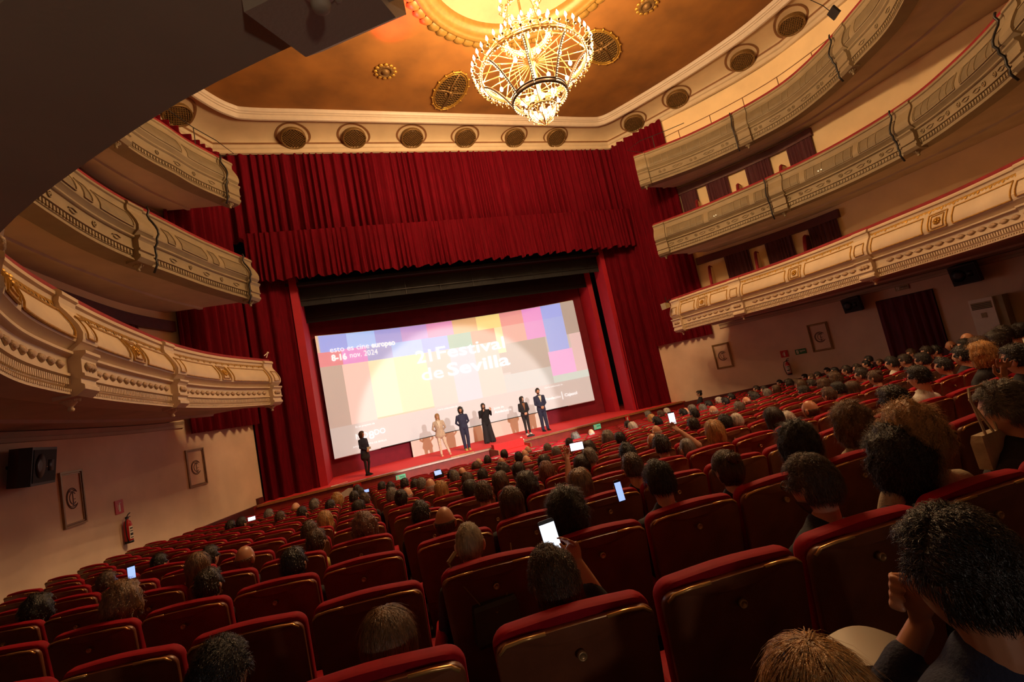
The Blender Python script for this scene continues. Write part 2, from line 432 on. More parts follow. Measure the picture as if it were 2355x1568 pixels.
# ceiling slab with an opening for the medallion
MX, MY, MR = 6.3, 10.2, 3.15
mb = MB()
N = len(INN); poly = [(p.x, p.y) for p in INN]
import math as _m
ang = []
for k in range(120):
    a = 2*PI*k/120; dx, dy = _m.cos(a), _m.sin(a)
    best = 30
    for i in range(N-1):
        x1, y1 = poly[i]; x2, y2 = poly[i+1]; ex, ey = x2-x1, y2-y1; den = dx*ey-dy*ex
        if abs(den) < 1e-9: continue
        t = ((x1-MX)*ey-(y1-MY)*ex)/den; u = ((x1-MX)*dy-(y1-MY)*dx)/den
        if t > 0 and 0 <= u <= 1: best = min(best, t)
    if best == 30: best = min(16.0, 9.0/max(0.2, -dy) if dy < 0 else 16.0)
    ang.append((dx, dy, best+0.05))
mb.loft([[(MX+d[0]*(MR+(d[2]-MR)*t), MY+d[1]*(MR+(d[2]-MR)*t), CZ) for d in ang] for t in (0, .25, .5, .75, 1)], True, False)
mb.loft([[(MX+d[0]*(MR+(d[2]-MR)*t), MY+d[1]*(MR+(d[2]-MR)*t), CZ+0.9) for d in ang] for t in (-.3, 1)], True, False)
struct(mb.build('ceiling', M['ceiling']))

# medallion: a thing fixed to the ceiling
md = thing('ceiling_medallion', 'large round yellow plaster medallion with leaf border above the chandelier', 'ceiling medallion', (MX, MY, CZ))
mb = MB(); mb.lathe((0, 0, 0), [(3.2, 0.02), (3.12, -0.10), (3.02, -0.14), (2.95, -0.10), (2.88, -0.06), (2.80, -0.08), (2.74, -0.02), (2.66, 0.02), (2.62, 0.10), (2.60, 0.22)], 96, caps=False)
mb.build('moulded_ring', M['goldleaf'], md, True)
mb = MB()
for k in range(60):
    a = 2*PI*k/60; c, s = math.cos(a), math.sin(a); vs = []
    for t, wd, z in ((0, .13, -.10), (.12, .165, -.17), (.24, .165, -.15), (.34, .11, -.08), (.40, .03, -.03)):
        R = 3.08+t
        for q in (-1, -.5, 0, .5, 1): vs.append((c*R-s*wd*q, s*R+c*wd*q, z+0.07*abs(q)**2+0.03*(abs(q) < .1)))
    mb.loft([vs[i*5:(i+1)*5] for i in range(5)], False, False)
mb.build('leaf_border', M['goldleaf'], md, True)
mb = MB(); mb.lathe((0, 0, 0), [(2.62, 0.2), (2.3, 0.34), (1.7, 0.46), (1.0, 0.52), (0.3, 0.55), (0.02, 0.55)], 64, caps=False)
mb.build('cream_dome', M['medal'], md, True)
mb = MB()
for k in range(12):
    a = 2*PI*k/12
    for j in range(3):
        R = 0.75+0.28*j; p0 = Vector((math.cos(a)*R, math.sin(a)*R, 0.46)); 
        for sg in (-1, 1):
            b = a+sg*0.9; p1 = p0+Vector((math.cos(b)*.12, math.sin(b)*.12, -.02)); p2 = p1+Vector((math.cos(b+sg*.7)*.10, math.sin(b+sg*.7)*.10, 0))
            mb.tube([p0, p1, p2], [.012, .028, .006], 6)
mb.build('painted_leaf_sprays', M['brownline'], md)

# oval ceiling grilles, rosettes
def oval_grille(cx, cy, label):
    a = math.atan2(cy-MY, cx-MX)
    t = thing('oval_ceiling_grille', label, 'ceiling vent', (cx, cy, CZ), a, 'oval bronze grilles on the ochre ceiling')
    mb = MB(); n = 40
    for rr, th in ((1.0, .035), (0.90, .02)):
        pts = [(1.08*rr*math.cos(2*PI*k/n), 0.60*rr*math.sin(2*PI*k/n), -0.05) for k in range(n+1)]
        mb.tube(pts, th, 6)
    for k in range(16):
        b = 2*PI*k/16; mb.box((1.1*math.cos(b), .62*math.sin(b), -.05), (.09, .05, .07), b)
    mb.build('frame', M['gold'], t, True)
    mb = MB()
    mb.loft([[(1.02*q*math.cos(2*PI*k/n), .55*q*math.sin(2*PI*k/n), -0.005) for k in range(n)] for q in (1, .02)], True, True)
    mb.build('backing', M['darkiron'], t)
    mb = MB()
    for i in range(-8, 9):
        x = i*0.12; h = .54*math.sqrt(max(0, 1-(x/1.03)**2)); mb.box((x, 0, -.03), (.035, 2*h, .03))
    for i in range(-4, 5):
        y = i*0.12; h = 1.02*math.sqrt(max(0, 1-(y/.56)**2)); mb.box((0, y, -.03), (2*h, .035, .03))
    mb.build('lattice', M['grille'], t)
    mb = MB()
    mb.tube([(-1, 0, -.06), (-.3, .05, -.07), (0, 0, -.09), (.3, -.05, -.07), (1, 0, -.06)], .03, 6); mb.tube([(0, -.55, -.06), (.04, -.2, -.07), (0, 0, -.09), (-.04, .2, -.07), (0, .55, -.06)], .03, 6); mb.ball((0, 0, -.08), .08, 10)
    for sx in (-1, 1):
        for sy in (-1, 1): mb.ball((sx*.18, sy*.13, -.06), (.1, .06, .03), 8)
    mb.build('scrollwork', M['grille'], t, True)
oval_grille(1.32, 13.15, 'oval bronze ceiling grille partly hidden by the near dark balcony bracket')
oval_grille(5.55, 15.85, 'oval bronze ceiling grille left of the chandelier toward the stage')
oval_grille(10.55, 13.2, 'oval bronze ceiling grille just right of the chandelier')
def rosette(cx, cy, label, r=.38):
    t = thing('ceiling_rosette', label, 'rosette', (cx, cy, CZ), 0, 'small bronze ceiling rosettes')
    mb = MB(); mb.lathe((0, 0, 0), [(r*.78, 0), (r*.78, -.04), (r*.5, -.07), (r*.48, -.04), (r*.32, -.04), (r*.28, -.10), (.02, -.12)], 24)
    mb.build('boss', M['grille'], t, True)
    mb = MB()
    for k in range(12):
        a = 2*PI*k/12; mb.ball((r*.85*math.cos(a), r*.85*math.sin(a), -.03), (r*.2, r*.2, .035), 8)
    mb.build('petals', M['gold'], t, True)
rosette(3.1, 14.95, 'small round bronze rosette between two oval ceiling grilles')
rosette(11.2, 11.3, 'small round bronze rosette at the top edge right of the chandelier')

# round grilles in the cove
def cove_grille(x, y, label):
    i = min(range(len(OUT)), key=lambda k: (Vector(cove_pt(k, .42))-Vector((x, y, 13.98))).length)
    c = Vector(cove_pt(i, .42)); u = (Vector(cove_pt(min(i+1, len(OUT)-1), .42))-Vector(cove_pt(max(0, i-1), .42))).normalized()
    v = (Vector(cove_pt(i, .75))-Vector(cove_pt(i, .1))).normalized(); n = v.cross(u)
    if n.z > 0: n = -n
    v = u.cross(n)
    t = thing('cove_grille', label, 'grille', tuple(c+n*.15), 0, 'round bronze grilles along the ceiling cove')
    t.matrix_world = Matrix(((u.x, v.x, n.x, t.location.x), (u.y, v.y, n.y, t.location.y), (u.z, v.z, n.z, t.location.z), (0, 0, 0, 1)))
    V = lambda r, a, z: (r*math.cos(a), r*math.sin(a), z)
    mb = MB(); 
    mb.tube([V(.42, 2*PI*k/32, .03) for k in range(33)], .035, 6); mb.loft([[V(.44, 2*PI*k/32, z) for k in range(32)] for z in (.03, -.30)], True, False); mb.build('rim', M['grille'], t, True)
    mb = MB(); mb.loft([[V(r, 2*PI*k/32, z) for k in range(32)] for r, z in ((.41, 0.0), (.3, .03), (.02, .045))], True, True); mb.build('mesh_disc', M['darkiron'], t, True)
    mb = MB()
    for q in range(-5, 6):
        y = q*.072; h = math.sqrt(max(0, .4**2-y*y)); 
        for ang in (PI/4, -PI/4):
            a, b = Vector((-h, y, 0)), Vector((h, y, 0)); R = Matrix.Rotation(ang, 3, 'Z')
            zz = lambda p: .045-.1*(p.length**2)/.4
            mb.tube([R @ a+Vector((0, 0, .03)), R @ (a*.5+b*.5)+Vector((0, 0, .055)), R @ b+Vector((0, 0, .03))], .014, 4)
    mb.build('lattice', M['gold'] if False else M['grille'], t)
    mb = MB()   # painted border that opens into the stripe below, following the cove
    Minv = t.matrix_world.inverted(); nn = len(OUT); cum = [0]
    for q in range(nn-1): cum.append(cum[-1]+(Vector(cove_pt(q+1, .42))-Vector(cove_pt(q, .42))).length)
    def onc(du, tt):
        s = cum[i]+du; q = 0
        while q < nn-2 and cum[q+1] < s: q += 1
        f = (s-cum[q])/max(1e-6, cum[q+1]-cum[q]); P = Vector(cove_pt(q, tt)).lerp(Vector(cove_pt(q+1, tt)), f)
        return tuple(Minv @ (P+n*.02))
    rr = []
    for k in range(37):
        a = math.radians(-68+316*k/36); st = 1.0 if math.sin(a) > -.6 else 1.0
        rr.append([onc(.60*q*math.cos(a)*(1+.35*max(0, -math.sin(a)-.5)), .45+.44*q*math.sin(a)) for q in (.93, 1.05)])
    mb.loft(rr, False, False); mb.build('painted_border', M['brownline'], t)
CG = [(-3.95, 14.9, 'far left, beside the near dark balcony'), (-3.21, 16.67, 'first left of the stage corner'), (-.24, 17.92, 'above the stage drape, leftmost'), (1.98, 18.04, 'above the stage drape, second from left'), (4.22, 18.11, 'above the stage drape, third from left'), (6.56, 18.15, 'above the stage drape, fourth from left'),
      (8.75, 18.1, 'above the stage drape, under the chandelier tip'), (10.98, 18.03, 'above the stage drape, rightmost'), (14.11, 16.82, 'just right of the stage corner'), (15.22, 15.19, 'second right of the stage corner'), (16.18, 12.7, 'third right of the stage corner'), (16.53, 10.8, 'top right near the hanging white lamp')]
for x, y, l in CG: cove_grille(x, y, 'round bronze cove grille '+l)

# ================================================================== BALCONIES
B1 = Plan([(-1.7, 15.2), (-2.5, 13.1), (-2.88, 11.1), (-2.95, 9.4), (-2.95, 8.2), (-2.9, 7.1), (-2.82, 6.2), (-2.66, 5.3), (-2.3, 4.2), (-1.75, 3.1), (-1.2, 2.25), (-.6, 1.6), (-.03, 1.12), (.9, .55), (2.3, .1), (4, -.15), (5.5, -.2), (7, -.1), (9, .5), (10.6, 1.9), (11.7, 3.9), (12.55, 5.7), (12.9, 7.2), (13.2, 9), (13.3, 10.6), (13.1, 12.1), (12.75, 13.9), (12.6, 15.2)], 900)
B2L = Plan([(-1.9, 15.6), (-2.65, 13.8), (-3.15, 12.3), (-3.5, 11.2), (-3.7, 10.2), (-3.78, 9.2), (-3.8, 8), (-3.75, 6), (-3.5, 4)])
B2R = Plan([(11, 2.8), (12.5, 3.8), (13.7, 5), (14.5, 6.1), (15.1, 7.2), (15.35, 8.4), (15.35, 9.8), (15.0, 11.3), (14.5, 12.6), (13.8, 14.1), (12.85, 15.5)])
B3L = Plan([(-2.05, 15.8), (-2.8, 14.6), (-3.15, 13.8), (-3.45, 13.2), (-3.7, 12.5), (-3.9, 11.5), (-4, 10), (-4, 8), (-3.9, 6)])
B3R = Plan([(13.4, 5.6), (14.7, 7.0), (15.3, 8.2), (15.85, 9.6), (16.05, 11.1), (15.6, 12.6), (14.8, 14.05), (14.0, 15.0), (13.05, 15.9)])
# balcony front section (offset outward, height), heights for the first tier
PF = [(-.14, 5.10), (-.14, 5.18), (0, 5.20), (.03, 5.17), (.03, 5.13), (.0, 5.11), (-.01, 5.05), (.0, 4.99), (.05, 4.92), (.10, 4.84), (.15, 4.75), (.18, 4.66), (.175, 4.58), (.165, 4.55), (.15, 4.54), (.10, 4.49), (.06, 4.45), (.13, 4.44), (.13, 4.41), (.11, 4.39), (.08, 4.38), (.07, 4.35), (.07, 4.20), (.09, 4.19), (.09, 4.16), (.05, 4.15), (.05, 4.05), (.03, 4.04), (.03, 4.0), (.075, 3.985), (.075, 3.95), (-.30, 3.95), (-.30, 4.05)]
def offs(z0, H):
    zs = [p[1] for p in PF[2:31]]; os_ = [p[0] for p in PF[2:31]]
    def f(z):
        zz = 3.95+(z-z0)*1.25/H
        for i in range(len(zs)-1):
            if zs[i] >= zz >= zs[i+1]:
                t = (zs[i]-zz)/max(1e-6, zs[i]-zs[i+1]); return os_[i]*(1-t)+os_[i+1]*t
        return 0
    return f
def balcony(name, label, plan, wallplan, zb, zt, m, brackets, panel_pitch, gold, slab_floor=0.3):
    t = thing(name, label, 'balcony', tuple(plan.p[0])[:2]+(zb,))
    bx, by, bz = t.location
    H = zt-zb; S = lambda z: zb+(z-3.95)*H/1.25; f = offs(zb, H)
    def B(mb, nm, m, smooth=False, par=None):
        mb.v = [(x-bx, y-by, z-bz) for x, y, z in mb.v]
        return mb.build(nm, m, par or t, smooth)
    prof = [(o, S(z)) for o, z in PF]
    mb = MB(); sweep(mb, plan, prof, 0, plan.L, 0.16); o = B(mb, 'parapet', m)
    o.data.polygons.foreach_set('use_smooth', [True]*len(o.data.polygons))
    try: o.data.set_sharp_from_angle(angle=math.radians(28))
    except Exception: pass
    mb = MB(); sweep(mb, plan, [(-.16, S(5.08)), (-.14, S(5.25)), (-.09, S(5.29)), (-.02, S(5.27)), (.0, S(5.2)), (-.02, S(5.17))], 0, plan.L, 0.2, closed=True); B(mb, 'velvet_rail', M['railvelvet'], True)
    mb = MB(); sweep(mb, plan, [(-.16, S(5.1)), (-.16, zb+slab_floor), (-.2, zb+slab_floor), (-.2, S(5.1))], 0, plan.L, .4, closed=True); B(mb, 'inner_lining', M['railvelvet'])
    # slab between front and wall
    mb = MB(); n = int(plan.L/.5); rA = []; 
    wd = [wallplan(plan.at(plan.L*i/n)[0]) for i in range(n+1)]
    for zlo, flip in ((S(4.02), 0), (zb+slab_floor, 1)):
        rows = []
        for i in range(n+1):
            a = Vector(plan.pos(plan.L*i/n, -.22, zlo)); b = Vector((wd[i][0], wd[i][1], zlo)); rows.append([tuple(a.lerp(b, q/4)) for q in range(5)])
        mb.loft(rows, False, False)
        rA.append(rows)
    for e in (0, -1): mb.add(rA[0][e]+rA[1][e][::-1], [tuple(range(10))])
    B(mb, 'slab', M['soffit'])
    mb = MB()
    rows = []
    for i in range(n+1):
        a = Vector(plan.pos(plan.L*i/n, -.22, 0)); b = Vector((wd[i][0], wd[i][1], 0)); z = S(4.02)
        rows.append([tuple(a.lerp(b, .55)+Vector((0, 0, z))), tuple(a.lerp(b, .56)+Vector((0, 0, z-.05))), tuple(a.lerp(b, .60)+Vector((0, 0, z-.05))), tuple(a.lerp(b, .61)+Vector((0, 0, z)))])
    mb.loft(rows, False, False); B(mb, 'soffit_moulding', M['soffit'])
    # dentils
    mb = MB(); d = .1; st = .055 if gold else .09
    while d < plan.L-.1:
        p, tt = plan.at(d); q = project(plan.pos(d, .05, S(4.1)))
        if q and -60 < q[0] < 2420 and -60 < q[1] < 1630:
            mb.box(plan.pos(d, f(S(4.1))+.012, S(4.1)), (st*.55, .03, .07*H/1.25), math.atan2(tt.y, tt.x))
            if gold: mb.box(plan.pos(d+st*.5, f(S(3.99))+.012, S(3.995)), (st*.5, .028, .028), math.atan2(tt.y, tt.x))
        d += st
    B(mb, 'dentil_pattern', m)
    # brackets
    if not isinstance(brackets, list): brackets = [brackets*i for i in range(1, int(plan.L/brackets)+1)]
    for d in brackets:
        over = abs(d-dD) < .01; bw = .13 if over else .22
        d = min(max(d, bw+.0), plan.L-bw)
        q = project(plan.pos(d, 0, S(4.5)))
        if not q or not (-500 < q[0] < 2900 and -700 < q[1] < 2000): continue
        mb = MB(); ex = .08 if over else .10
        up_ = [(o+ex*.55, S(z)) for o, z in PF[2:17]]; up_ = [(-.1, up_[0][1])]+up_+[(-.1, up_[-1][1])]
        sweep(mb, plan, up_, d-bw, d+bw, .11)
        lo_ = [(.06+ex, S(4.45)), (.14+ex, S(4.445)), (.14+ex, S(4.41)), (.11+ex, S(4.38)), (.09+ex, S(4.35)), (.09+ex, S(4.19)), (.11+ex, S(4.18)), (.11+ex, S(4.15)), (.07+ex, S(4.13)), (.07+ex, S(4.07)), (.10+ex, S(4.05)), (.10+ex, S(4.0)), (.02+ex, S(3.93)), (-.1, S(3.90)), (-.1, S(4.45))]
        sweep(mb, plan, lo_, d-bw, d+bw, .11)
        br = B(mb, 'bracket', m)
        mb = MB(); c = plan.pos(d, -.02, S(3.93))
        mb.lathe(c, [(.02, -.15), (.03, -.14), (.036, -.12), (.022, -.095), (.035, -.08), (.065, -.05), (.085, -.02), (.095, .02), (.08, .05)], 16)
        for k in range(10):
            a = 2*PI*k/10; mb.ball((c[0]+.083*math.cos(a), c[1]+.083*math.sin(a), c[2]-.012), (.022, .022, .034), 7)
        if over: mb.v = [(c[0]+(v[0]-c[0])*.6, c[1]-.06+(v[1]-c[1])*.6, c[2]+(v[2]-c[2])*.5) for v in mb.v]
        B(mb, 'pendant_boss', m if gold else m, True, t)
        if gold:
            mb = MB(); leaf(mb, plan, d, .13, S(4.27), .11, f(S(4.27))+ex+.03, 3); B(mb, 'leaf_relief', M['garland'], True)
            frame(mb2 := MB(), plan, f, d-.13, d+.13, S(4.60), S(4.88), .018, ex*.55+.012); B(mb2, 'gilded_panel', M['gold'])
    bw = .22
    # panels between brackets
    lim = [0]+[b for b in brackets]+[plan.L]
    for i in range(len(lim)-1):
        a = lim[i]+(bw+.08 if i > 0 else .08); b = lim[i+1]-(bw+.08 if i < len(lim)-2 else .08)
        if b-a < .6: continue
        q = project(plan.pos((a+b)/2, 0, S(4.5)))
        if not q: continue
        if gold:
            sq = .42; g = .14; rem = (b-a)-sq-2*g; cells = [(a, a+rem/2, 0), (a+rem/2+g, a+rem/2+g+sq, 1), (b-rem/2, b, 0)]
        else:
            cells = []; x = a; k = 0
            while x < b-.5:
                wdt = 1.15 if k % 2 == 0 else .42
                if name.endswith('gallery'): wdt = 1.5
                if x+wdt > b: wdt = b-x
                if wdt > .25: cells.append((x, x+wdt-.18, 2))
                x += wdt+.06; k += 1
        for c0, c1, kind in cells:
            q = project(plan.pos((c0+c1)/2, 0, S(4.7)))
            if not q or not (-200 < q[0] < 2600 and -200 < q[1] < 1700): continue
            mb = MB(); frame(mb, plan, f, c0, c1, S(4.585), S(4.93), .028 if gold else .022, .008)
            p = B(mb, 'gilded_panel' if gold else 'framed_panel', M['gold'] if gold else m)
            if kind == 1:
                mb = MB(); frame(mb, plan, f, c0+.07, c1-.07, S(4.63), S(4.89), .02, .01); B(mb, 'inner_frame', M['gold'], False, None)
                mb = MB(); 
                for kk in range(8):
                    aa = 2*PI*kk/8; dd = (c0+c1)/2+.06*math.cos(aa); zz = S(4.76)+.055*math.sin(aa); mb.ball(plan.pos(dd, f(zz)+.012, zz), (.03, .03, .03), 6)
                mb.ball(plan.pos((c0+c1)/2, f(S(4.76))+.02, S(4.76)), .035, 8); B(mb, 'gilded_rosette', M['gold'], True)
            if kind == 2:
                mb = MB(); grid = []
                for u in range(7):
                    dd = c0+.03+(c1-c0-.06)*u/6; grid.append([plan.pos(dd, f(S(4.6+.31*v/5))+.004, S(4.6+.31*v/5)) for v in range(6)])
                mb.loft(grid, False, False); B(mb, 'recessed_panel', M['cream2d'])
        if gold:   # garland along the fascia
            mb = MB(); x = a+.15; 
            q = project(plan.pos((a+b)/2, 0, S(4.3)))
            if q and -200 < q[0] < 2600:
                while x < b-.2: leaf(mb, plan, x, .11, S(4.275), .10, f(S(4.27))+.004, 1); x += .235
                if mb.v: B(mb, 'garland_pattern', M['garland'], True)
        else:
            mb = MB(); x = a+.4; k = 0
            while x < b-.3:
                c = plan.pos(x, f(S(4.28))+.01, S(4.28)); tt = plan.at(x)[1]
                if k % 2 == 0:
                    mb.tube([plan.pos(x-.12+.24*i/12, .085, S(4.28)+.035*math.sin(PI*i/12)) for i in range(13)], .012, 5); mb.tube([plan.pos(x-.09+.18*i/8, .085, S(4.26)-.03*math.sin(PI*i/8)) for i in range(9)], .010, 5)
                else: mb.tube([plan.pos(x+.05*math.cos(2*PI*i/12), .085, S(4.28)+.05*math.sin(2*PI*i/12)) for i in range(13)], .012, 5); mb.ball(c, .025, 6)
                x += .62; k += 1
            if mb.v: B(mb, 'scroll_pattern', m, True)
    if gold:  # gilded scalloped fringe under the rail
        mb = MB(); d = .05; st = .09; i = 0
        while d < plan.L-.1:
            q = project(plan.pos(d, 0, S(5)))
            if q and -60 < q[0] < 2420 and -60 < q[1] < 1630:
                h = .055 if i % 3 else .085
                z1 = S(5.055); mb.add([plan.pos(d, f(z1)+.006, z1), plan.pos(d+st, f(z1)+.006, z1), plan.pos(d+st, f(z1-.02)+.006, z1-.025), plan.pos(d+st*.5, f(z1-h)+.006, z1-h), plan.pos(d, f(z1-.02)+.006, z1-.025)], [(0, 1, 2, 3, 4)])
            d += st; i += 1
        B(mb, 'gilded_fringe', M['gold'])
    return t
def leaf(mb, plan, d, hw, z, hh, off, n):
    for k in range(n):
        dd = d+(k-(n-1)/2)*.085
        L_ = [(-hw, 0, 0), (-hw*.4, hh*.42, .6), (0, hh*.5, 1), (hw*.4, hh*.42, .6), (hw, 0, 0), (hw*.4, -hh*.42, .6), (0, -hh*.5, 1), (-hw*.4, -hh*.42, .6)]
        s = 1 if n == 1 else .55
        base = [plan.pos(dd+a*s, off, z+b) for a, b, c in L_]; topp = [plan.pos(dd+a*s*.6, off+.028, z+b*.55) for a, b, c in L_]
        mb.loft([base, topp], True, True)
def frame(mb, plan, f, d0, d1, z0, z1, wd, lift):
    n = max(2, int((d1-d0)/.1))
    def strip(path):
        rings = []
        for (d, z, nd, nz) in path:
            a = plan.pos(d-nd*wd/2, f(z)+lift, z-nz*wd/2); b = plan.pos(d+nd*wd/2, f(z)+lift, z+nz*wd/2)
            c = plan.pos(d+nd*wd*.3, f(z)+lift+.016, z+nz*wd*.3); e = plan.pos(d-nd*wd*.3, f(z)+lift+.016, z-nz*wd*.3)
            rings.append([a, e, c, b])
        mb.loft(rings, True, True)
    for z in (z0, z1): strip([(d0+(d1-d0)*i/n, z, 0, 1) for i in range(n+1)])
    for d in (d0, d1): strip([(d, z0+(z1-z0)*i/6, 1, 0) for i in range(7)])
def wall_at(side):
    pl = WL if side < 0 else WR
    def g(p):
        if side == 0:
            if p.y > 2.6: pl2 = WL if p.x < 5 else WR
            else:
                a = Vector((p.x-5.5, p.y-6)); a.normalize(); return (5.5+a.x*13, 6+a.y*13)
            i = min(range(pl2.n), key=lambda k: abs(pl2.p[k].y-p.y-.35)); return (pl2.p[i].x, pl2.p[i].y)
        i = min(range(pl.n), key=lambda k: abs(pl.p[k].y-p.y-.35)); return (pl.p[i].x, pl.p[i].y)
    return g
dA = B1.near(-2.9, 10.65); dB = B1.near(-2.9, 7.0); dC = B1.near(-1.7, 3.05); dD = B1.near(.10, 1.02)
R1_ = B1.near(13.0, 12.4); R2_ = B1.near(13.05, 8.1); R3_ = B1.near(12.0, 4.4)
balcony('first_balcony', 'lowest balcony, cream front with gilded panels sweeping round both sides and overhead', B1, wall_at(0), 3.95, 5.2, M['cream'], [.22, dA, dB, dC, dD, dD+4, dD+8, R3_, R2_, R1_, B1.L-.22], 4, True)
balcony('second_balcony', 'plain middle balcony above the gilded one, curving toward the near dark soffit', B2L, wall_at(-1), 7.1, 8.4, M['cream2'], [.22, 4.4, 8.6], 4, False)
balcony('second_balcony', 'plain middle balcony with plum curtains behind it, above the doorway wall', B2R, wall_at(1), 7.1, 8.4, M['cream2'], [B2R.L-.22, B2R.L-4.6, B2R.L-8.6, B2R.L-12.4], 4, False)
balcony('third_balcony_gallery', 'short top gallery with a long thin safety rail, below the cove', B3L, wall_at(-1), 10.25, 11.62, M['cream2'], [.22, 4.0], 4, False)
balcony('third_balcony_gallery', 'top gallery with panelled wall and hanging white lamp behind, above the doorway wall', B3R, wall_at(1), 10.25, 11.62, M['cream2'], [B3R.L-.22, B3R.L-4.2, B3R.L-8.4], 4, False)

# dark sagging cables looped over the balcony fronts at the brackets
def cable(name, label, plan, d, zb, H):
    mb = MB(); f = offs(zb, H); pts = []
    for i in range(15):
        z = zb+H*(1-i/14)+.03; dd = d; pts.append(plan.pos(dd, f(z)+.12, z))
    pts.append(plan.pos(d, .1, zb-.15))
    mb.tube(pts, .024, 6); tag(mb.build(name, M['blackplastic'], smooth=True), label, 'cable', 'dark cables hanging over balcony fronts')
cable('hanging_cable', 'dark cable over the left middle balcony at its second bracket', B2L, 4.12, 7.1, 1.3)
cable('hanging_cable', 'dark cable over the tip of the left middle balcony', B2L, .5, 7.1, 1.3)
cable('hanging_cable', 'dark cable over the tip of the left top gallery', B3L, .5, 10.25, 1.37)
cable('hanging_cable', 'dark cable over the left top gallery beside the near dark soffit', B3L, 4.3, 10.25, 1.37)
cable('hanging_cable', 'dark cable over the right middle balcony at the bracket nearest the frame edge', B2R, B2R.L-12.1, 7.1, 1.3)
cable('hanging_cable', 'dark cable over the right middle balcony at its middle bracket', B2R, B2R.L-8.3, 7.1, 1.3)
cable('hanging_cable', 'dark cable over the right middle balcony nearest the stage', B2R, B2R.L-4.3, 7.1, 1.3)
cable('hanging_cable', 'dark cable over the right top gallery nearest the stage', B3R, B3R.L-3.9, 10.25, 1.37)
cable('hanging_cable', 'dark cable over the right top gallery under the hanging white lamp', B3R, B3R.L-8.1, 10.25, 1.37)

# ================================================================== CURTAINS
def pleated(name, label, cat, plan, z0, z1, m, wl=.3, amp=.09, bottom=0.0, seed=1, off=0.0, par=None, group=None, taper=0.5, top=None, swirl=0.0):
    r = random.Random(seed); mb = MB(); n = int(plan.L/wl*10)+2; nz = 10; ph = [0]; 
    a = 0; phs = []; amps = []
    for i in range(n):
        a += (plan.L/n)/wl*2*PI*(1+.35*math.sin(i*.11+seed)+.2*math.sin(i*.37)); phs.append(a); amps.append(amp*(.7+.5*abs(math.sin(i*.043+seed*2))))
    rows = []
    for j in range(nz+1):
        t = j/nz; row = []
        for i in range(n):
            d = plan.L*i/(n-1); k = (1-taper*t)
            o = off+amps[i]*k*(math.sin(phs[i]+swirl*t*math.sin(i*.05))+.3*math.sin(2.1*phs[i]+1))
            z = z0+(z1-z0)*t
            if j == 0: z += bottom*math.sin(phs[i]*.5)+bottom*.6*math.sin(i*.13)
            row.append(plan.pos(d, o, z))
        rows.append(row)
    mb.loft(rows, False, False)
    ob = mb.build(name, m, par, True)
    if par is None: tag(ob, label, cat, group)
    return ob
PD = Plan([(-2.88, 18.62), (2, 18.62), (8, 18.62), (14.08, 18.62)])
pleated('stage_border_drape', 'tall red pleated drape across the top of the proscenium below the cove', 'curtain', PD, 10.1, 13.52, M['drape'], .30, .10, seed=2, taper=.35)
PV = Plan([(-2.3, 18.25), (3, 18.2), (8, 18.2), (14.2, 18.25)])
pleated('stage_valance', 'shorter red gathered valance hanging over the screen opening', 'curtain', PV, 8.5, 10.3, M['drape'], .22, .07, bottom=.045, seed=5, taper=.7)
PL_ = Plan([(-1.08, 19.05), (-1.7, 18.85), (-2.85, 18.62)]); PR_ = Plan([(14.1, 18.62), (13.2, 18.85), (12.35, 19.05)])
pleated('side_stage_curtain', 'red pleated curtain at the left edge of the stage down to the floor', 'curtain', PL_, .98, 9.5, M['drape'], .42, .12, seed=3, off=-.02)
pleated('side_stage_curtain', 'red pleated curtain at the right edge of the stage down to the floor', 'curtain', PR_, .98, 9.5, M['drape'], .40, .07, seed=4, off=-.02)
def sub(plan, d0, d1, off, n=20):
    return Plan([plan.pos(d0+(d1-d0)*i/n, off, 0)[:2] for i in range(n+1)])
pleated('wall_curtain', 'red pleated curtain covering the wall beside the left balconies', 'curtain', sub(WL, .02, 2.85, .2), 3.62, 13.5, M['drape'], .36, .12, seed=6, taper=.2)
pleated('wall_curtain', 'red pleated curtain covering the wall beside the right balconies', 'curtain', sub(WR, .02, 2.62, -.2), 3.66, 13.55, M['drape'], .34, .10, seed=8, taper=.2)
# smooth red legs (the reveals of the opening)
mb = MB(); mb.loft([[(-1.12, 18.95, z), (-.86, 19.0, z), (-.74, 21.25, z), (-1.0, 21.3, z)] for z in (1.0, 5, 8.9)], True, True)
tag(mb.build('stage_side_drape', M['leg']), 'smooth bright red stage leg left of the screen', 'curtain')
mb = MB(); mb.loft([[(12.34, 19.0, z), (12.55, 18.98, z), (12.9, 20.0, z), (12.6, 20.2, z)] for z in (1.0, 5, 8.9)], True, True)
mb.loft([[(12.25, 20.5, z), (12.45, 20.4, z), (12.6, 21.4, z), (12.2, 21.4, z)] for z in (1.0, 5, 8.9)], True, True)
tag(mb.build('stage_side_drape', M['leg']), 'smooth bright red stage legs right of the screen with a dark gap', 'curtain')
SGS = 0.9; HC = 6.11; RS = (HC**2+SGS**2)/(2*SGS); SX = 5.54; SYc = 21.2+SGS-RS
def scr(x, z, e=0.0):
    y = SYc+math.sqrt(max(0, (RS-e)**2-(x-SX)**2)); return (x, y, z)
